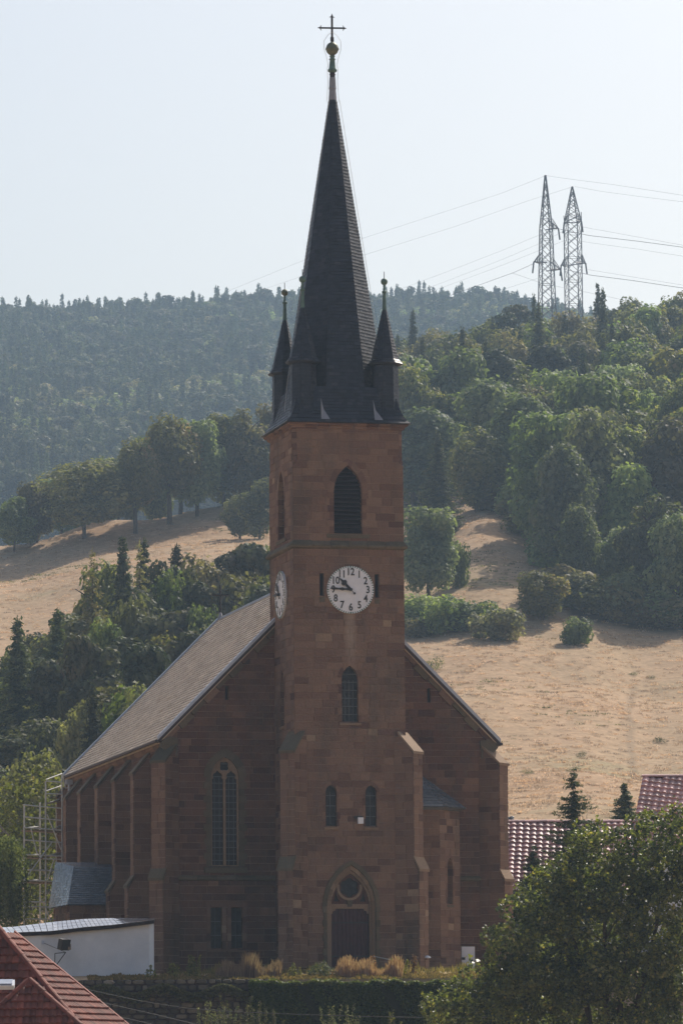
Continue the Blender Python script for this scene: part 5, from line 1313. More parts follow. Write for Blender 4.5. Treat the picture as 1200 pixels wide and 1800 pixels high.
# --- conifers and mixed trees between the meadow and the nave roof
for kind, px, d, top, w, nm, lab in (
    ('s0', 27, 420, 1072, 190, 'spruce_tree', 'spruce with pointed top near the left edge, below the meadow'),
    ('s1', 97, 425, 1058, 190, 'spruce_tree', 'spruce just right of the leftmost spruce below the meadow'),
    ('larch', 160, 440, 948, 190, 'larch_tree', 'tall sparse larch with drooping branches against the dry meadow'),
    ('s2', 213, 445, 935, 210, 'spruce_tree', 'tallest dark spruce of the group right of the sparse larch'),
    ('larch', 243, 450, 938, 190, 'larch_tree', 'sparse twin-topped conifer right of the tallest dark spruce'),
    ('p0', 290, 455, 962, 100, 'pine_tree', 'olive pine against the meadow, left of the roof cross'),
    ('b1', 335, 455, 955, 85, 'broadleaf_tree', 'slim green tree left of the roof cross against the meadow'),
    ('a1', 378, 470, 985, 80, 'broadleaf_tree', 'yellowish tree directly behind the iron cross on the nave ridge'),
    ('b0', 425, 480, 935, 100, 'broadleaf_tree', 'full green tree between the roof cross and the tower'),
    ('l1', 462, 475, 920, 90, 'broadleaf_tree', 'pale green tree at the tower edge above the nave ridge'),
    ('b3', 185, 410, 1040, 100, 'broadleaf_tree', 'dark green crown in front of the tallest spruce'),
    ('l0', 262, 400, 1130, 85, 'broadleaf_tree', 'pale green rounded crown low behind the nave roof slope'),
    ('b2', 45, 345, 1290, 130, 'broadleaf_tree', 'rounded mid-green tree at the left edge above the scaffolding'),
    ('p1', 130, 400, 1095, 95, 'pine_tree', 'dark pine crown below the sparse larch')):
    place(kind, px, d, 0, wpx(w, d), lab, 'tree', None, nm, top=top)
GF = 'dark mixed trees on the slope left of the nave roof'
ENV = lambda px: float(np.interp(px, [-40, 30, 90, 130, 165, 220, 300, 400, 480], [1140, 1110, 1075, 1020, 950, 930, 940, 930, 895]))
for row, (d, o0, o1) in enumerate(((468, 0, 28), (446, 35, 80), (425, 80, 130), (403, 130, 180), (382, 180, 230), (362, 215, 270))):
    px = -150+row*19
    while px < 500-max(0, row-2)*70:
        q = px+rnd.uniform(-8, 8); tp = min(1330, ENV(q)+rnd.uniform(o0, o1))
        k = rnd.choice(['b0', 'b1', 'b3', 's0', 's2', 'p0', 'p2', 'b4', 'a2', 'b2', 'p1', 'b5'])
        nm = {'s': 'spruce_tree', 'p': 'pine_tree'}.get(k[0], 'broadleaf_tree')
        adj = {'s': 'dark spruce', 'p': 'dark pine', 'a': 'yellowish broadleaf tree', 'b': 'green broadleaf tree'}[k[0]]
        zone = ('at the meadow edge' if row < 2 else ('halfway down the dense left tree belt' if row < 4 else 'low in the dense left tree belt'))
        zone += ' near the left picture edge' if q < 130 else (' left of the roof cross' if q < 330 else ' close to the tower'); place(k, q, d+rnd.uniform(-6, 6), 0, wpx(rnd.uniform(115, 160)*(1.2 if k[0] == 's' else 1), d), adj+' '+zone, 'tree', adj+'s '+zone, nm, top=tp)
        px += rnd.uniform(44, 62)

# --- right hand side: meadow edge trees and bushes
for kind, px, d, top, w, nm, cat, lab in (
    ('l1', 752, -1062, 868, 115, 'broadleaf_tree', 'tree', 'bright green pyramid-shaped tree standing on the meadow right of the clock'),
    ('s2', 772, -950, 752, 120, 'spruce_tree', 'tree', 'big dark spruce behind the bright green pyramid-shaped tree'),
    ('u1', 806, -1035, 950, 50, 'bush', 'bush', 'small pale bush at the right foot of the bright green tree'),
    ('b0', 838, -905, 735, 115, 'broadleaf_tree', 'tree', 'large dark green tree above the upper tongue of dry meadow'),
    ('a0', 915, -925, 872, 62, 'broadleaf_tree', 'tree', 'small yellowish tree at the top of the meadow tongue'),
    ('l0', 990, -1010, 765, 115, 'broadleaf_tree', 'tree', 'large pale green tree on the wood edge below the pylons'),
    ('b5', 1020, -1060, 880, 95, 'broadleaf_tree', 'tree', 'green tree in front of the large pale green one at the wood edge'),
    ('b2', 955, -1092, 998, 110, 'broadleaf_tree', 'tree', 'dark round bushy tree on the meadow at the wood edge'),
    ('a1', 1022, -1085, 1000, 75, 'broadleaf_tree', 'tree', 'yellowish tree right of the dark round bushy tree on the meadow'),
    ('l2', 1085, -1070, 905, 110, 'broadleaf_tree', 'tree', 'pale tree at the wood edge, second from the right picture edge'),
    ('b3', 1110, -1000, 718, 120, 'broadleaf_tree', 'tree', 'tall broad green tree halfway up the wood near the right edge'),
    ('b1', 1150, -1090, 840, 120, 'broadleaf_tree', 'tree', 'large grey-green tree low in the wood near the right edge'),
    ('l0', 1190, -1110, 890, 110, 'broadleaf_tree', 'tree', 'pale green tree low in the wood at the right picture edge'),
    ('u1', 1018, -1140, 1085, 70, 'bush', 'bush', 'rounded bush in front of the yellowish tree at the meadow edge'),
    ('u1', 748, -1118, 1046, 105, 'bush', 'bush', 'long bush beside the tower at the lower left of the meadow bushes'),
    ('u0', 724, -1128, 1078, 70, 'bush', 'bush', 'low bush against the tower wall, leftmost of the meadow bushes'),
    ('u1', 795, -1115, 1046, 110, 'bush', 'bush', 'wide bush in the middle of the meadow bushes right of the tower'),
    ('u0', 838, -1112, 1044, 105, 'bush', 'bush', 'dark bush behind the yellow-green front bush on the meadow'),
    ('u2', 872, -1135, 1058, 95, 'bush', 'bush', 'yellow-green front bush at the right end of the bush group'),
    ('u0', 812, -1125, 1072, 75, 'bush', 'bush', 'small bush in front of the wide middle bush'),
    ('scrub', 1142, -1207, 1186, 17, 'bush', 'bush', 'tiny round dark bush alone on the open meadow'),
    ('scrub', 1158, -1320, 1294, 34, 'bush', 'bush', 'small grey-green bush on the lower meadow near the right edge'),
    ('scrub', 1018, -1334, 1318, 20, 'bush', 'bush', 'very small scrubby bush on the meadow above the spruce'),
    ('scrub', 1004, -1370, 1346, 30, 'bush', 'bush', 'small bush just above the tip of the spruce behind the houses'),
    ('scrub', 922, -1372, 1352, 26, 'bush', 'bush', 'faint scrubby bush on the lower meadow right of the church'),
    ('scrub', 898, -1310, 1296, 20, 'bush', 'bush', 'faint yellowish scrub on the meadow right of the roof eaves'),
    ('scrub', 1110, -1196, 1180, 22, 'bush', 'bush', 'small scrub at the edge of the tree shade on the meadow'),
    ('scrub', 760, -1180, 1150, 40, 'bush', 'bush', 'straggly scrub just above the right nave roof')):
    place(kind, px, d, 0, -w*(1.0 if px > 500 else 1.15), lab, cat, None, nm, top=top)
# meadow tongue edges and the wood above: many crowns
def wood_edge(px): return float(np.interp(px, [690, 790, 840, 880, 940, 970, 1010, 1100, 1300], [930, 900, 880, 895, 925, 985, 1080, 1100, 1110]))
for i, px in enumerate((880, 905, 925, 950, 975, 1000, 1045, 1075, 1105, 1135, 1165, 1195, 1225)):
    # shrubs closing the foot of the wood
    py = wood_edge(px)+6; d = 540.0
    while d < 720 and py_of(G(px, d))[1] > py: d += 3
    place(('u0', 'u1', 'u2')[i % 3], px, d, rnd.uniform(3.2, 5.0), rnd.uniform(6.5, 9), ('dark', 'pale green', 'yellowish')[i % 3]+' shrub at the foot of the right hillside wood', 'bush', ('dark', 'pale green', 'yellowish')[i % 3]+' shrubs along the foot of the right hillside wood', 'bush')
cnt = 0; d = 575
NM = {'s': ('spruce_tree', 'dark spruce'), 'p': ('pine_tree', 'dull green pine'), 'a': ('broadleaf_tree', 'yellowing broadleaf tree'), 'b': ('broadleaf_tree', 'green broadleaf tree'), 'l': ('broadleaf_tree', 'pale green broadleaf tree')}
while d < 1010:
    sp = 62*620/d; px = 690+rnd.uniform(0, sp)
    while px < 1260:
        q = px+rnd.uniform(-9, 9); dd = d+rnd.uniform(-7, 7); g = G(q, dd); _, py = py_of(g)
        if py < wood_edge(q)-3 and not (dd < 640 and q < 820):
            k = rnd.choice(['b0', 'b1', 'b2', 'b3', 'b4', 'b5', 'b0', 'b3', 'l0', 'l2', 'a0', 'a1', 'a2', 'p0', 'p1', 's0', 's2'] if 680 < dd < 930 else (['b0', 'b1', 'b3', 'b4', 'l0', 'a0'] if dd >= 930 else ['b0', 'b1', 'b3', 'b4', 'b5', 'l0', 'l2', 'l1', 'a2', 'b2']))
            zone = 'low on the wood edge' if dd < 680 else ('halfway up the right hillside wood' if dd < 840 else 'near the top of the right hillside wood')+(' beside the tower' if q < 850 else (' below the pylons' if q < 1030 else ' near the right edge'))
            h = rnd.uniform(13.5, 20)*(1.15 if k[0] in 'sp' else 1)*(1 if dd < 900 else .72)
            nm, adj = NM[k[0]]; place(k, q, dd, h, rnd.uniform(8, 11.5)*(.8 if k[0] in 'sp' else 1), adj+' '+zone, 'tree', adj+'s '+zone, nm); cnt += 1
        px += sp*rnd.uniform(.8, 1.2)
    d += 21
print('wood trees', cnt)

# --- the far forest: one mass
def far_forest():
    pts = []; d = 1330.0; idx = []; scl = []
    protos = []
    for i in range(3): protos.append(mk('far_spruce', spruce_crown(22, 9.0+i, 200+i, leaf=.62, dens=.62, z0=.02), 'needle'))
    for i in range(3): protos.append(mk('far_pine', pine_crown(20, 10, 210+i, leaf=.55, n=1900), 'pine'))
    for i in range(2): protos.append(mk('far_broadleaf', broad_crown(18, 12, 220+i, leaf=.55, n=2200, lobes=26, trunk=.05), 'leaf' if i else 'lightleaf'))
    protos.append(mk('far_autumn', broad_crown(18, 12, 225, leaf=.55, n=2200, lobes=26, trunk=.05), 'autumnleaf'))
    r = np.random.RandomState(5)
    while d < 2190:
        m = int((2500/FPX*d)/5.6); px = -650+2500*(np.arange(m)+r.rand(m)*.9)/m; dd = d+r.rand(m)*6; z = H(px, dd)
        x = CAM[0]+dd*math.sin(TH)+(px-600)/FPX*dd*math.cos(TH); y = CAM[1]+dd*math.cos(TH)-(px-600)/FPX*dd*math.sin(TH)
        pts.append(np.stack([x, y, z-.4], 1)); q = r.rand(m); patch = vnoise(x/60, y/60, 9)
        k = np.where(q < .46, r.randint(0, 3, m), np.where(q < .90+.05*(patch < .5), 3+r.randint(0, 3, m), np.where(q < .97, 7, 8)))
        k = np.where((patch > .72) & (q > .45), np.where(q < .6, 6, 7+r.randint(0, 2, m)), k)
        idx.append(k); scl.append(.74+.30*r.rand(m)); d += 6.6
    pts = np.concatenate(pts); idx = np.concatenate(idx); scl = np.concatenate(scl)
    me = bpy.data.meshes.new('far_forest'); me.vertices.add(len(pts)); me.vertices.foreach_set('co', pts.astype(np.float32).ravel())
    a = me.attributes.new('kind_index', 'INT', 'POINT'); a.data.foreach_set('value', idx.astype(np.int32))
    a = me.attributes.new('size', 'FLOAT', 'POINT'); a.data.foreach_set('value', scl.astype(np.float32))
    a = me.attributes.new('turn', 'FLOAT', 'POINT'); a.data.foreach_set('value', (r.rand(len(pts))*6.28).astype(np.float32))
    ob = link('far_forest', me); ob['kind'] = 'stuff'; ob['label'] = 'dense hazy conifer forest covering the far ridge behind the church'
    scatter(ob, protos, 'forest_scatter'); print('far forest', len(pts))
def scatter(ob, protos, name):
    ng = bpy.data.node_groups.new(name, 'GeometryNodeTree'); ng.interface.new_socket('Geometry', in_out='INPUT', socket_type='NodeSocketGeometry'); ng.interface.new_socket('Geometry', in_out='OUTPUT', socket_type='NodeSocketGeometry')
    N = ng.nodes; L = ng.links; gi = N.new('NodeGroupInput'); go = N.new('NodeGroupOutput'); iop = N.new('GeometryNodeInstanceOnPoints'); g2i = N.new('GeometryNodeGeometryToInstance')
    oi = []
    for me in protos:
        o = bpy.data.objects.new(me.name, me); n = N.new('GeometryNodeObjectInfo'); n.inputs['Object'].default_value = o; n.inputs['As Instance'].default_value = True; oi.append(n)
    for n in oi[::-1]: L.new(n.outputs['Geometry'], g2i.inputs[0])
    def at(nm, ty):
        n = N.new('GeometryNodeInputNamedAttribute'); n.data_type = ty; n.inputs[0].default_value = nm; return n.outputs[0]
    L.new(gi.outputs[0], iop.inputs['Points']); L.new(g2i.outputs[0], iop.inputs['Instance']); iop.inputs['Pick Instance'].default_value = True
    L.new(at('kind_index', 'INT'), iop.inputs['Instance Index']); L.new(at('size', 'FLOAT'), iop.inputs['Scale'])
    cx = N.new('ShaderNodeCombineXYZ'); L.new(at('turn', 'FLOAT'), cx.inputs[2]); e2r = N.new('FunctionNodeEulerToRotation'); L.new(cx.outputs[0], e2r.inputs[0]); L.new(e2r.outputs[0], iop.inputs['Rotation'])
    L.new(iop.outputs[0], go.inputs[0]); md = ob.modifiers.new('scatter', 'NODES'); md.node_group = ng
far_forest()

# --- dry grass tussocks on the meadows
def grass_tuft(n, h, w, lean=.35, seed=0, mat_='drygrass', wd=.02, name='tuft'):
    rs = np.random.RandomState(seed); a = rs.rand(n)*6.28; r = w*np.sqrt(rs.rand(n)); x = np.cos(a)*r; y = np.sin(a)*r; hh = h*(.5+.6*rs.rand(n)); la = rs.rand(n)*6.28; ll = lean*hh*rs.rand(n)
    b = np.stack([x, y, np.zeros(n)], 1); t = b+np.stack([np.cos(la)*ll, np.sin(la)*ll, hh], 1); m_ = (b+t)/2+np.stack([-np.cos(la)*ll*.15, -np.sin(la)*ll*.15, hh*.08], 1); s = np.stack([-np.sin(la), np.cos(la), np.zeros(n)], 1)*wd
    V = np.stack([b-s, b+s, m_+s, m_-s, m_-s, m_+s, t+s*.3, t-s*.3], 1).reshape(-1, 3); F = np.arange(8*n).reshape(2*n, 4); return np_mesh(name, V, F, M[mat_], np.repeat(np.clip(rs.normal(.55, .25, n), 0, 1), 2))
def meadow():
    protos = [grass_tuft(26, .15, .45, seed=i, wd=.03, lean=.9) for i in range(3)]+[grass_tuft(26, .16, .5, seed=9, wd=.03, mat_='weed', lean=.9)]
    r = np.random.RandomState(3); m = 30000; px = -60+1320*r.rand(m); dd = 310+440*r.rand(m)**.9
    z = H(px, dd); x = CAM[0]+dd*math.sin(TH)+(px-600)/FPX*dd*math.cos(TH); y = CAM[1]+dd*math.cos(TH)-(px-600)/FPX*dd*math.sin(TH)
    pr = vnoise(x/9, y/9, 21)*.6+vnoise(x/2.5, y/2.5, 22)*.4; keep = (r.rand(m) < .5+.7*pr)
    x, y, z = x[keep], y[keep], z[keep]; m = len(x)
    me = bpy.data.meshes.new('meadow_grass'); me.vertices.add(m); me.vertices.foreach_set('co', np.stack([x, y, z-.03], 1).astype(np.float32).ravel())
    k = np.where(vnoise(x/14, y/14, 30)+.25*r.rand(m) > .95, 3, r.randint(0, 3, m))
    a = me.attributes.new('kind_index', 'INT', 'POINT'); a.data.foreach_set('value', k.astype(np.int32)); a = me.attributes.new('size', 'FLOAT', 'POINT'); a.data.foreach_set('value', (.5+.8*r.rand(m)).astype(np.float32)); a = me.attributes.new('turn', 'FLOAT', 'POINT'); a.data.foreach_set('value', (r.rand(m)*6.28).astype(np.float32))
    ob = link('meadow_grass', me); ob['kind'] = 'stuff'; ob['label'] = 'dry straw-coloured grass tufts covering the hillside meadows'; scatter(ob, protos, 'grass_scatter')
meadow()

# --- unique near trees
def near_tree(name, label, d, blobs, leaf, per, m, trunk_px=None, lum=.45, base_py=None, tvar=.22, dz=0, mb_tr=None, cat='tree', flat=.4):
    """blobs: (px, py, radius px, depth offset m)"""
    global nr
    nr = np.random.RandomState(abs(hash(label)) % 1000 if False else len(label)*7)
    C = np.array([P(b[0], b[1], d+b[3]) for b in blobs]); R = np.array([wpx(b[2], d) for b in blobs]); o = np.array(C.mean(0)); tp = trunk_px or blobs[0][0]
    g = np.array(P(tp, base_py or 1990, d)); g[2] = float(H(tp, d)[0])
    root = empty(name, tuple(g), 0, label, cat)
    arr = blobs_to_leaves(C-g, R, (per*R**2).astype(int)+8, leaf, lum=lum, tvar=tvar, flat=flat, bvar=.09)
    link('crown' if cat == 'tree' else 'foliage', mk('crown', arr, m), root)
    return root, g, C, R
# big tree bottom right
bl = []
rb = random.Random(21)
outline = [(762, 1772, 26), (800, 1755, 30), (835, 1720, 30), (868, 1650, 26), (885, 1690, 34), (905, 1600, 30), (900, 1650, 34), (940, 1565, 30), (935, 1610, 34), (965, 1545, 26), (985, 1560, 34), (1000, 1520, 30), (1030, 1500, 30), (1010, 1480, 20), (1045, 1470, 26), (1065, 1495, 34), (1095, 1480, 28), (1120, 1455, 26), (1140, 1445, 20), (1150, 1480, 34), (1180, 1465, 34), (1210, 1470, 36), (1215, 1520, 40), (875, 1740, 38), (820, 1790, 36), (860, 1790, 40), (770, 1800, 24), (1240, 1500, 45), (1195, 1440, 20), (930, 1715, 34), (970, 1720, 36), (1010, 1700, 36), (1000, 1740, 34), (950, 1760, 36), (1050, 1720, 34), (910, 1700, 30), (985, 1690, 30)]
for x, y, r in outline: bl.append((x, y, r, rb.uniform(-1.2, 1.2)))
for _ in range(190):
    x = rb.uniform(880, 1240); y = rb.uniform(1500, 1840)
    lim = 12+np.interp(x, [860, 900, 940, 1000, 1060, 1130, 1240], [1680, 1640, 1590, 1540, 1520, 1490, 1490])
    if y > lim: bl.append((x, y, rb.uniform(17, 36), rb.uniform(-2.2, 2.5)))
root, g, C, R = near_tree('oak_tree', 'large leafy green tree filling the bottom right corner in front of the church', 205, bl, .085, 700, 'nearleaf', 1060, lum=.47)
# sprigs: small yellow-tipped twigs that break the outline
sp = []; rs = np.random.RandomState(8)
for i in range(900):
    k = rs.randint(len(C)); dr = unit(1)[0]; dr[2] = abs(dr[2])*1.1; dr /= np.linalg.norm(dr); base = C[k]-g+dr*R[k]*.9; L = .3+.65*rs.rand()**2; n = 16; t = rs.rand(n)
    sp.append(base+dr*np.array([.5, .5, 1])*(L*t)[:, None]+rs.normal(size=(n, 3))*.06)
p_ = np.concatenate(sp); nr = np.random.RandomState(4); a_ = cards(p_, unit(len(p_)), .05+.035*nr.rand(len(p_)), np.clip(nr.normal(.66, .2, len(p_)), 0, 1)); link('twig_leaves', mk('twig_leaves', a_, 'nearleaf'), root)
mb = MB()
for tx in (1060, 1110, 990, 1170):
    b0 = V3(P(1070, 2010, 205)-g); b0.z = -.3; m1 = V3(P((tx+1070)/2, 1760, 205)-g); e = V3(P(tx, 1560, 205+rb.uniform(-1, 1))-g)
    mb.tube(b0, m1, .20, 7, r2=.12); mb.tube(m1, e, .12, 6, r2=.04)
    for k in range(7):
        q = m1.lerp(e, rb.random()); mb.tube(q, q+Vector((rb.uniform(-1.6, 1.6), rb.uniform(-1.2, 1.2), rb.uniform(.3, 1.3))), .045, 5, r2=.012)
mb.build('trunk', M['bark'], root)
# yellow-green tree behind the scaffolding
bl = [(20, 1400, 26, 0), (45, 1385, 26, 1), (75, 1365, 22, 0), (92, 1372, 20, -1), (60, 1410, 30, 0), (95, 1410, 26, 1), (30, 1440, 34, -1), (75, 1450, 36, 1), (105, 1450, 28, 2), (10, 1430, 24, 1), (20, 1490, 36, 0), (60, 1500, 36, 1), (100, 1500, 30, 1), (85, 1555, 36, 0), (50, 1560, 36, 1), (110, 1560, 26, 2), (70, 1610, 36, 0), (30, 1620, 36, 1), (105, 1615, 30, 1), (20, 1560, 34, 2), (-5, 1480, 30, 1)]
near_tree('broadleaf_tree', 'sunlit yellow-green tree behind the scaffolding at the left edge', 292, bl, .13, 190, 'leaf', 60, lum=.34)
# weeping tree at the left edge
def weeping():
    global nr
    nr = np.random.RandomState(77); d = 262; g = np.array(P(-10, 1900, d)); g[2] = float(H(-10, d)[0]); root = empty('weeping_willow', tuple(g), 0, 'weeping tree with hanging strands at the left edge, in front of the scaffolding', 'tree')
    pos = []; ton = []; br = MB()
    for i in range(190):
        x = nr.uniform(-70, 46); f = (x+12)/58.0; top = 1462+ (26*f*f if f > 0 else 10*f*f)+nr.rand()*22; bot = min(1640, top+60+nr.rand()*130); dep = nr.uniform(-1.6, 1.6)
        n = int((bot-top)/1.25); t = np.linspace(0, 1, n); a = P(x, top, d+dep)-g; b = P(x+nr.uniform(-4, 5), bot, d+dep)-g
        pos.append(a+(b-a)*t[:, None]+nr.normal(size=(n, 3))*.07); ton.append(np.full(n, np.clip(nr.normal(.45, .2), 0, 1)))
    p_ = np.concatenate(pos); nn = unit(len(p_)); nn[:, 2] *= .3; a = cards(p_, nn, .045+.05*nr.rand(len(p_)), np.concatenate(ton), .6); link('crown', mk('crown', a, 'weepleaf'), root)
    for (x0, y0, x1, y1) in ((-40, 1500, 0, 1452), (0, 1452, 24, 1478), (-60, 1480, 10, 1462), (-20, 1640, -14, 1470)): br.tube(V3(P(x0, y0, d)-g), V3(P(x1, y1, d)-g), .07, 6, r2=.04)
    br.tube((0, 0, -.3), V3(P(-14, 1470, d)-g), .25, 8, r2=.1); br.build('trunk', M['palebark'], root)
M['weepleaf'] = foliage('weeping_leaves', [(0, (.05, .065, .025)), (.5, (.13, .15, .055)), (1, (.27, .27, .11))], trans=.4, hue=.02)
weeping()
# spruces between the houses
WFULL = {1003: 8.0, 1093: 8.5, 932: 5.4}
for px, d, top, w, lab, seed, m in ((1003, 263.3, 1352, 92, 'dark spruce standing in front of the low pantile roof', 31, 'needle'), (1093, 285, 1375, 62, 'small dense spruce with pointed crown behind the low pantile roof ridge', 32, 'needle'), (932, 262, 1490, 52, 'short dark spruce top at the foot of the low pantile roof', 33, 'needle')):
    g = G(px, d); h = P(px, top, d)[2]-g[2]; base = P(px, 1600 if px != 1093 else 1520, d); g = g.copy(); root = empty('spruce_tree', tuple(g), 0, lab, 'tree')
    hh = h; W_ = wpx(w, d)*(1.0); zvis = P(px, 1530 if px != 1093 else 1450, d)[2]-g[2]; wfull = W_*(h/(h-zvis))*.9
    link('crown', mk('crown', spruce_crown(h, WFULL[px], seed, leaf=.14, dens=1.5 if px != 1003 else 1.15, sparse=.0 if px == 1093 else .06, droop=.12 if px != 1093 else .35), m), root); link('trunk', trunk_mesh(h*1.28, .14, seed, M['bark'], limbs=-2), root)

# ------------------------------------------------------------------ terrace planting
def grass_patch(name, label, px0, px1, py_base, py_top, n, m, d=240, depth=2.0, wd=.018, kind='stuff', lean=.3, seed=0):
    rs = np.random.RandomState(seed); px = rs.uniform(px0, px1, n); dd = d+rs.uniform(-depth/2, depth/2, n); z0 = H(px, dd)-.02
    x = CAM[0]+dd*math.sin(TH)+(px-600)/FPX*dd*math.cos(TH); y = CAM[1]+dd*math.cos(TH)-(px-600)/FPX*dd*math.sin(TH)
    env = .55+.45*np.sin(px*.11+1)*np.sin(px*.037+seed)+.25*rs.rand(n); ht = wpx(py_base-py_top, d)*(.45+.75*rs.rand(n))*np.clip(env, .35, 1.1)
    la = rs.rand(n)*6.28; ll = lean*ht*rs.rand(n); b = np.stack([x, y, z0], 1); t = b+np.stack([np.cos(la)*ll, np.sin(la)*ll, ht], 1); s = np.stack([np.full(n, math.cos(TH)), np.full(n, -math.sin(TH)), np.zeros(n)], 1)*wd; m_ = (b+t)/2-np.stack([np.cos(la)*ll, np.sin(la)*ll, -ht*.3], 1)*.15
    V = np.stack([b-s*.6, b+s*.6, m_+s, m_-s, m_-s, m_+s, t+s*.3, t-s*.3], 1).reshape(-1, 3); F = np.arange(8*n).reshape(2*n, 4)
    ob = link(name, np_mesh(name, V, F, M[m], np.repeat(np.clip(rs.normal(.55, .25, n), 0, 1), 2))); tag(ob, label, 'grass' if kind == 'stuff' else 'plant', None, 'stuff' if kind == 'stuff' else None); return ob
M['tweed'] = foliage('terrace_weeds', [(0, (.08, .075, .035)), (.6, (.18, .15, .07)), (1, (.34, .26, .12))], rough=.7, trans=.4, hue=.04, spec=.2)
M['reed'] = foliage('dry_reed_grass', [(0, (.13, .075, .05)), (.6, (.27, .16, .11)), (1, (.40, .28, .20))], rough=.8, trans=.4, hue=.02, spec=.2)
grass_patch('dry_grass', 'tall dry reddish grass on the terrace left of the door', 375, 487, 1725, 1688, 2600, 'reed', d=236.6, seed=1)
grass_patch('dry_grass', 'tall dry reddish grass in front of the church door', 572, 700, 1722, 1690, 2600, 'reed', d=236.6, seed=2)
grass_patch('dry_grass', 'sparse dry grass along the foot of the church wall', 300, 860, 1722, 1706, 1500, 'tweed', d=240.5, seed=3, depth=4)
grass_patch('terrace_grass', 'low green and yellow herbs along the terrace edge', 150, 880, 1738, 1731, 9000, 'tweed', d=236.5, depth=4, seed=4, wd=.03, lean=.8)
def plant(name, label, px, d, hpx, wpx_, m, seed=0, n=700, leaf=.05, base=None, cat='plant'):
    global nr
    nr = np.random.RandomState(seed+500); g = G(px, d) if base is None else P(px, base, d); root = empty(name, tuple(g), 0, label, cat); h = wpx(hpx, d); w = wpx(wpx_, d); pos = []; stm = MB()
    for i in range(max(3, int(wpx_/4))):
        x, y = nr.uniform(-.5, .5)*w, nr.uniform(-.3, .3)*w; hh = h*nr.uniform(.6, 1.0); lx, ly = nr.normal()*.12*h, nr.normal()*.12*h; k = n//max(3, int(wpx_/4)); t = nr.rand(k)
        pos.append(np.stack([x+lx*t, y+ly*t, hh*t], 1)+nr.normal(size=(k, 3))*np.array([.05, .05, .03])*(1.3-t)[:, None]*1.4); stm.tube((x, y, -.05), (x+lx, y+ly, hh), .012, 4)
    p_ = np.concatenate(pos); a = cards(p_, unit(len(p_))+np.array([0, 0, .4]), leaf*(.5+nr.rand(len(p_))), np.clip(nr.normal(.5, .25, len(p_)), 0, 1), .5); link('leaves', mk('leaves', a, m), root); stm.build('stem', M['bark'], root); return root
M['yweed'] = foliage('yellow_weed', [(0, (.10, .12, .03)), (.6, (.22, .22, .06)), (1, (.40, .34, .08))], trans=.4, hue=.02)
for i, (px, hp, wp, m, n, lab) in enumerate(((334, 42, 20, 'yweed', 900, 'tall yellow-green weed standing by the left corner of the gable wall'), (170, 55, 12, 'weed', 420, 'tall dark weed in front of the white outbuilding wall'), (143, 34, 10, 'weed', 300, 'shorter weed left of the tall dark weed by the outbuilding'), (300, 30, 16, 'yweed', 350, 'yellow flowering weed on the terrace right of the outbuilding'), (262, 24, 12, 'yweed', 200, 'small yellow weed at the right corner of the outbuilding'), (125, 24, 10, 'weed', 200, 'small pale weed at the outbuilding wall near the red roof'), (511, 26, 22, 'yweed', 350, 'low yellow flowering plant left of the round bush'), (697, 36, 14, 'yweed', 350, 'slender yellow-green plant right of the door grass'), (655, 44, 10, 'reed', 200, 'tall brown flower stalk beside the handrail'), (715, 40, 10, 'reed', 220, 'tall brown stalk near the lantern post'))):
    plant('weed', lab, px, 236.5 if i not in (1, 2, 5) else 233.9, hp, wp, m, i, n)
bl = [(565, 1712, 20, 0), (552, 1718, 14, .2), (580, 1716, 15, -.2), (565, 1702, 13, 0), (572, 1724, 14, .1), (556, 1708, 12, -.3)]
M['bushleaf'] = foliage('pale_bush_leaves', [(0, (.06, .08, .03)), (.6, (.13, .15, .07)), (1, (.34, .30, .19))], trans=.35, hue=.02)
near_tree('round_bush', 'round pale-tipped bush on the terrace left of the church door', 236, bl, .05, 1100, 'bushleaf', 565, lum=.6, cat='bush')
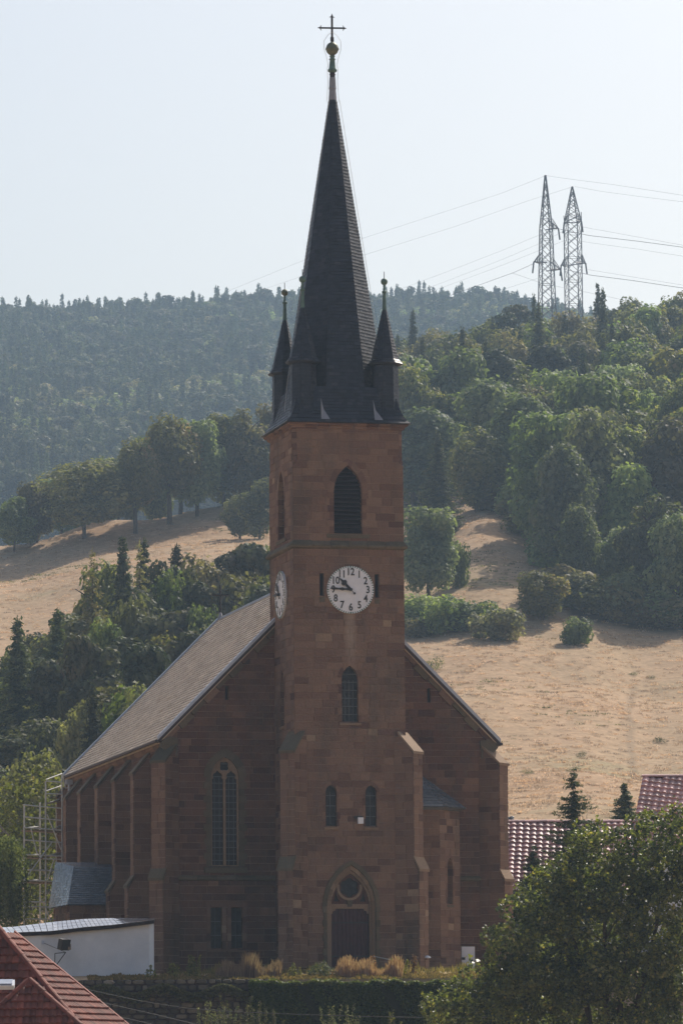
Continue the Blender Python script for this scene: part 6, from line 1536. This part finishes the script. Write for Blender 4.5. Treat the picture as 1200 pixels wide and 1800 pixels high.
# clipped hedge
def hedge():
    global nr
    nr = np.random.RandomState(91); d = 233.0; a = P(438, 1728, d); b = P(1010, 1728, d); U_ = (b-a); L = np.linalg.norm(U_); U_ = U_/L; Nf = np.array([U_[1], -U_[0], 0]); Nf = -Nf if Nf[1] > 0 else Nf
    root = empty('clipped_hedge', tuple(a), 0, 'long clipped dark green hedge running below the terrace in front of the door', 'hedge')
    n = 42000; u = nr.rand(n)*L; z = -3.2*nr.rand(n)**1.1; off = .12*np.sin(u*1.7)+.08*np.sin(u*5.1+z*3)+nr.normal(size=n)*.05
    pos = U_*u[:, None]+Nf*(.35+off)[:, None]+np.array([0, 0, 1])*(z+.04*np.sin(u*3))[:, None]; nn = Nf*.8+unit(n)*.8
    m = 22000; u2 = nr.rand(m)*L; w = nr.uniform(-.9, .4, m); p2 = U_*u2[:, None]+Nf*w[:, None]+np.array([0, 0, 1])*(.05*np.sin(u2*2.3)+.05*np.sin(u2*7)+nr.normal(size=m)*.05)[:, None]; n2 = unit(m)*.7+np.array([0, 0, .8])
    tone = np.concatenate([np.clip(nr.normal(.35, .18, n), 0, .8), np.clip(nr.normal(.72, .2, m), 0, 1)]); P_ = np.concatenate([pos, p2]); N_ = np.concatenate([nn, n2])  # top leaves get a lighter tone than the face: sunlit top painted in
    arr = cards(P_, N_, .035+.035*nr.rand(n+m), tone); link('foliage', mk('foliage', arr, 'hedge'), root)
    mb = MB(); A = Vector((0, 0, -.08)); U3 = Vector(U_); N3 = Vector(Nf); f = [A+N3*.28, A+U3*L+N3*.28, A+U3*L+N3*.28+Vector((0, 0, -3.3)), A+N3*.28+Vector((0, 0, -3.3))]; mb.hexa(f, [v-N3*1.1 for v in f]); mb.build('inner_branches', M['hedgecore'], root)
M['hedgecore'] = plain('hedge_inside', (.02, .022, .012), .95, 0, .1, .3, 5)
hedge()
for i, (px, top, w, n, lab) in enumerate(((375, 1762, 70, 2200, 'grey-green weeds at the bottom edge left of centre'), (430, 1750, 60, 2000, 'grey-green weeds at the bottom edge beside the hedge end'), (600, 1758, 50, 900, 'thin upright weed shoots in front of the hedge'), (470, 1770, 40, 700, 'low weeds in front of the left hedge end'), (688, 1775, 24, 250, 'few weed shoots near the bottom edge right of centre'))):
    plant('weed_clump', lab, px, 226, 1850-top, w, 'weed', 40+i, n, .06, base=1850)
# creepers on the retaining wall
rs = np.random.RandomState(13); nr = rs; n = 3600; px = rs.uniform(150, 460, n); py = 1738+18*rs.rand(n)**2+8*np.sin(px*.06); P_ = np.array([P(a, b, 233.2+rs.uniform(-.2, .1)) for a, b in zip(px, py)])
arr = cards(P_, unit(n)+np.array([0, -.3, .5]), .04+.04*rs.rand(n), np.clip(rs.normal(.6, .25, n), 0, 1)); o = link('ground_cover', mk('ground_cover', arr, 'weed')); tag(o, 'creeping plants spilling over the top of the rubble wall', 'ground cover', None, 'stuff')
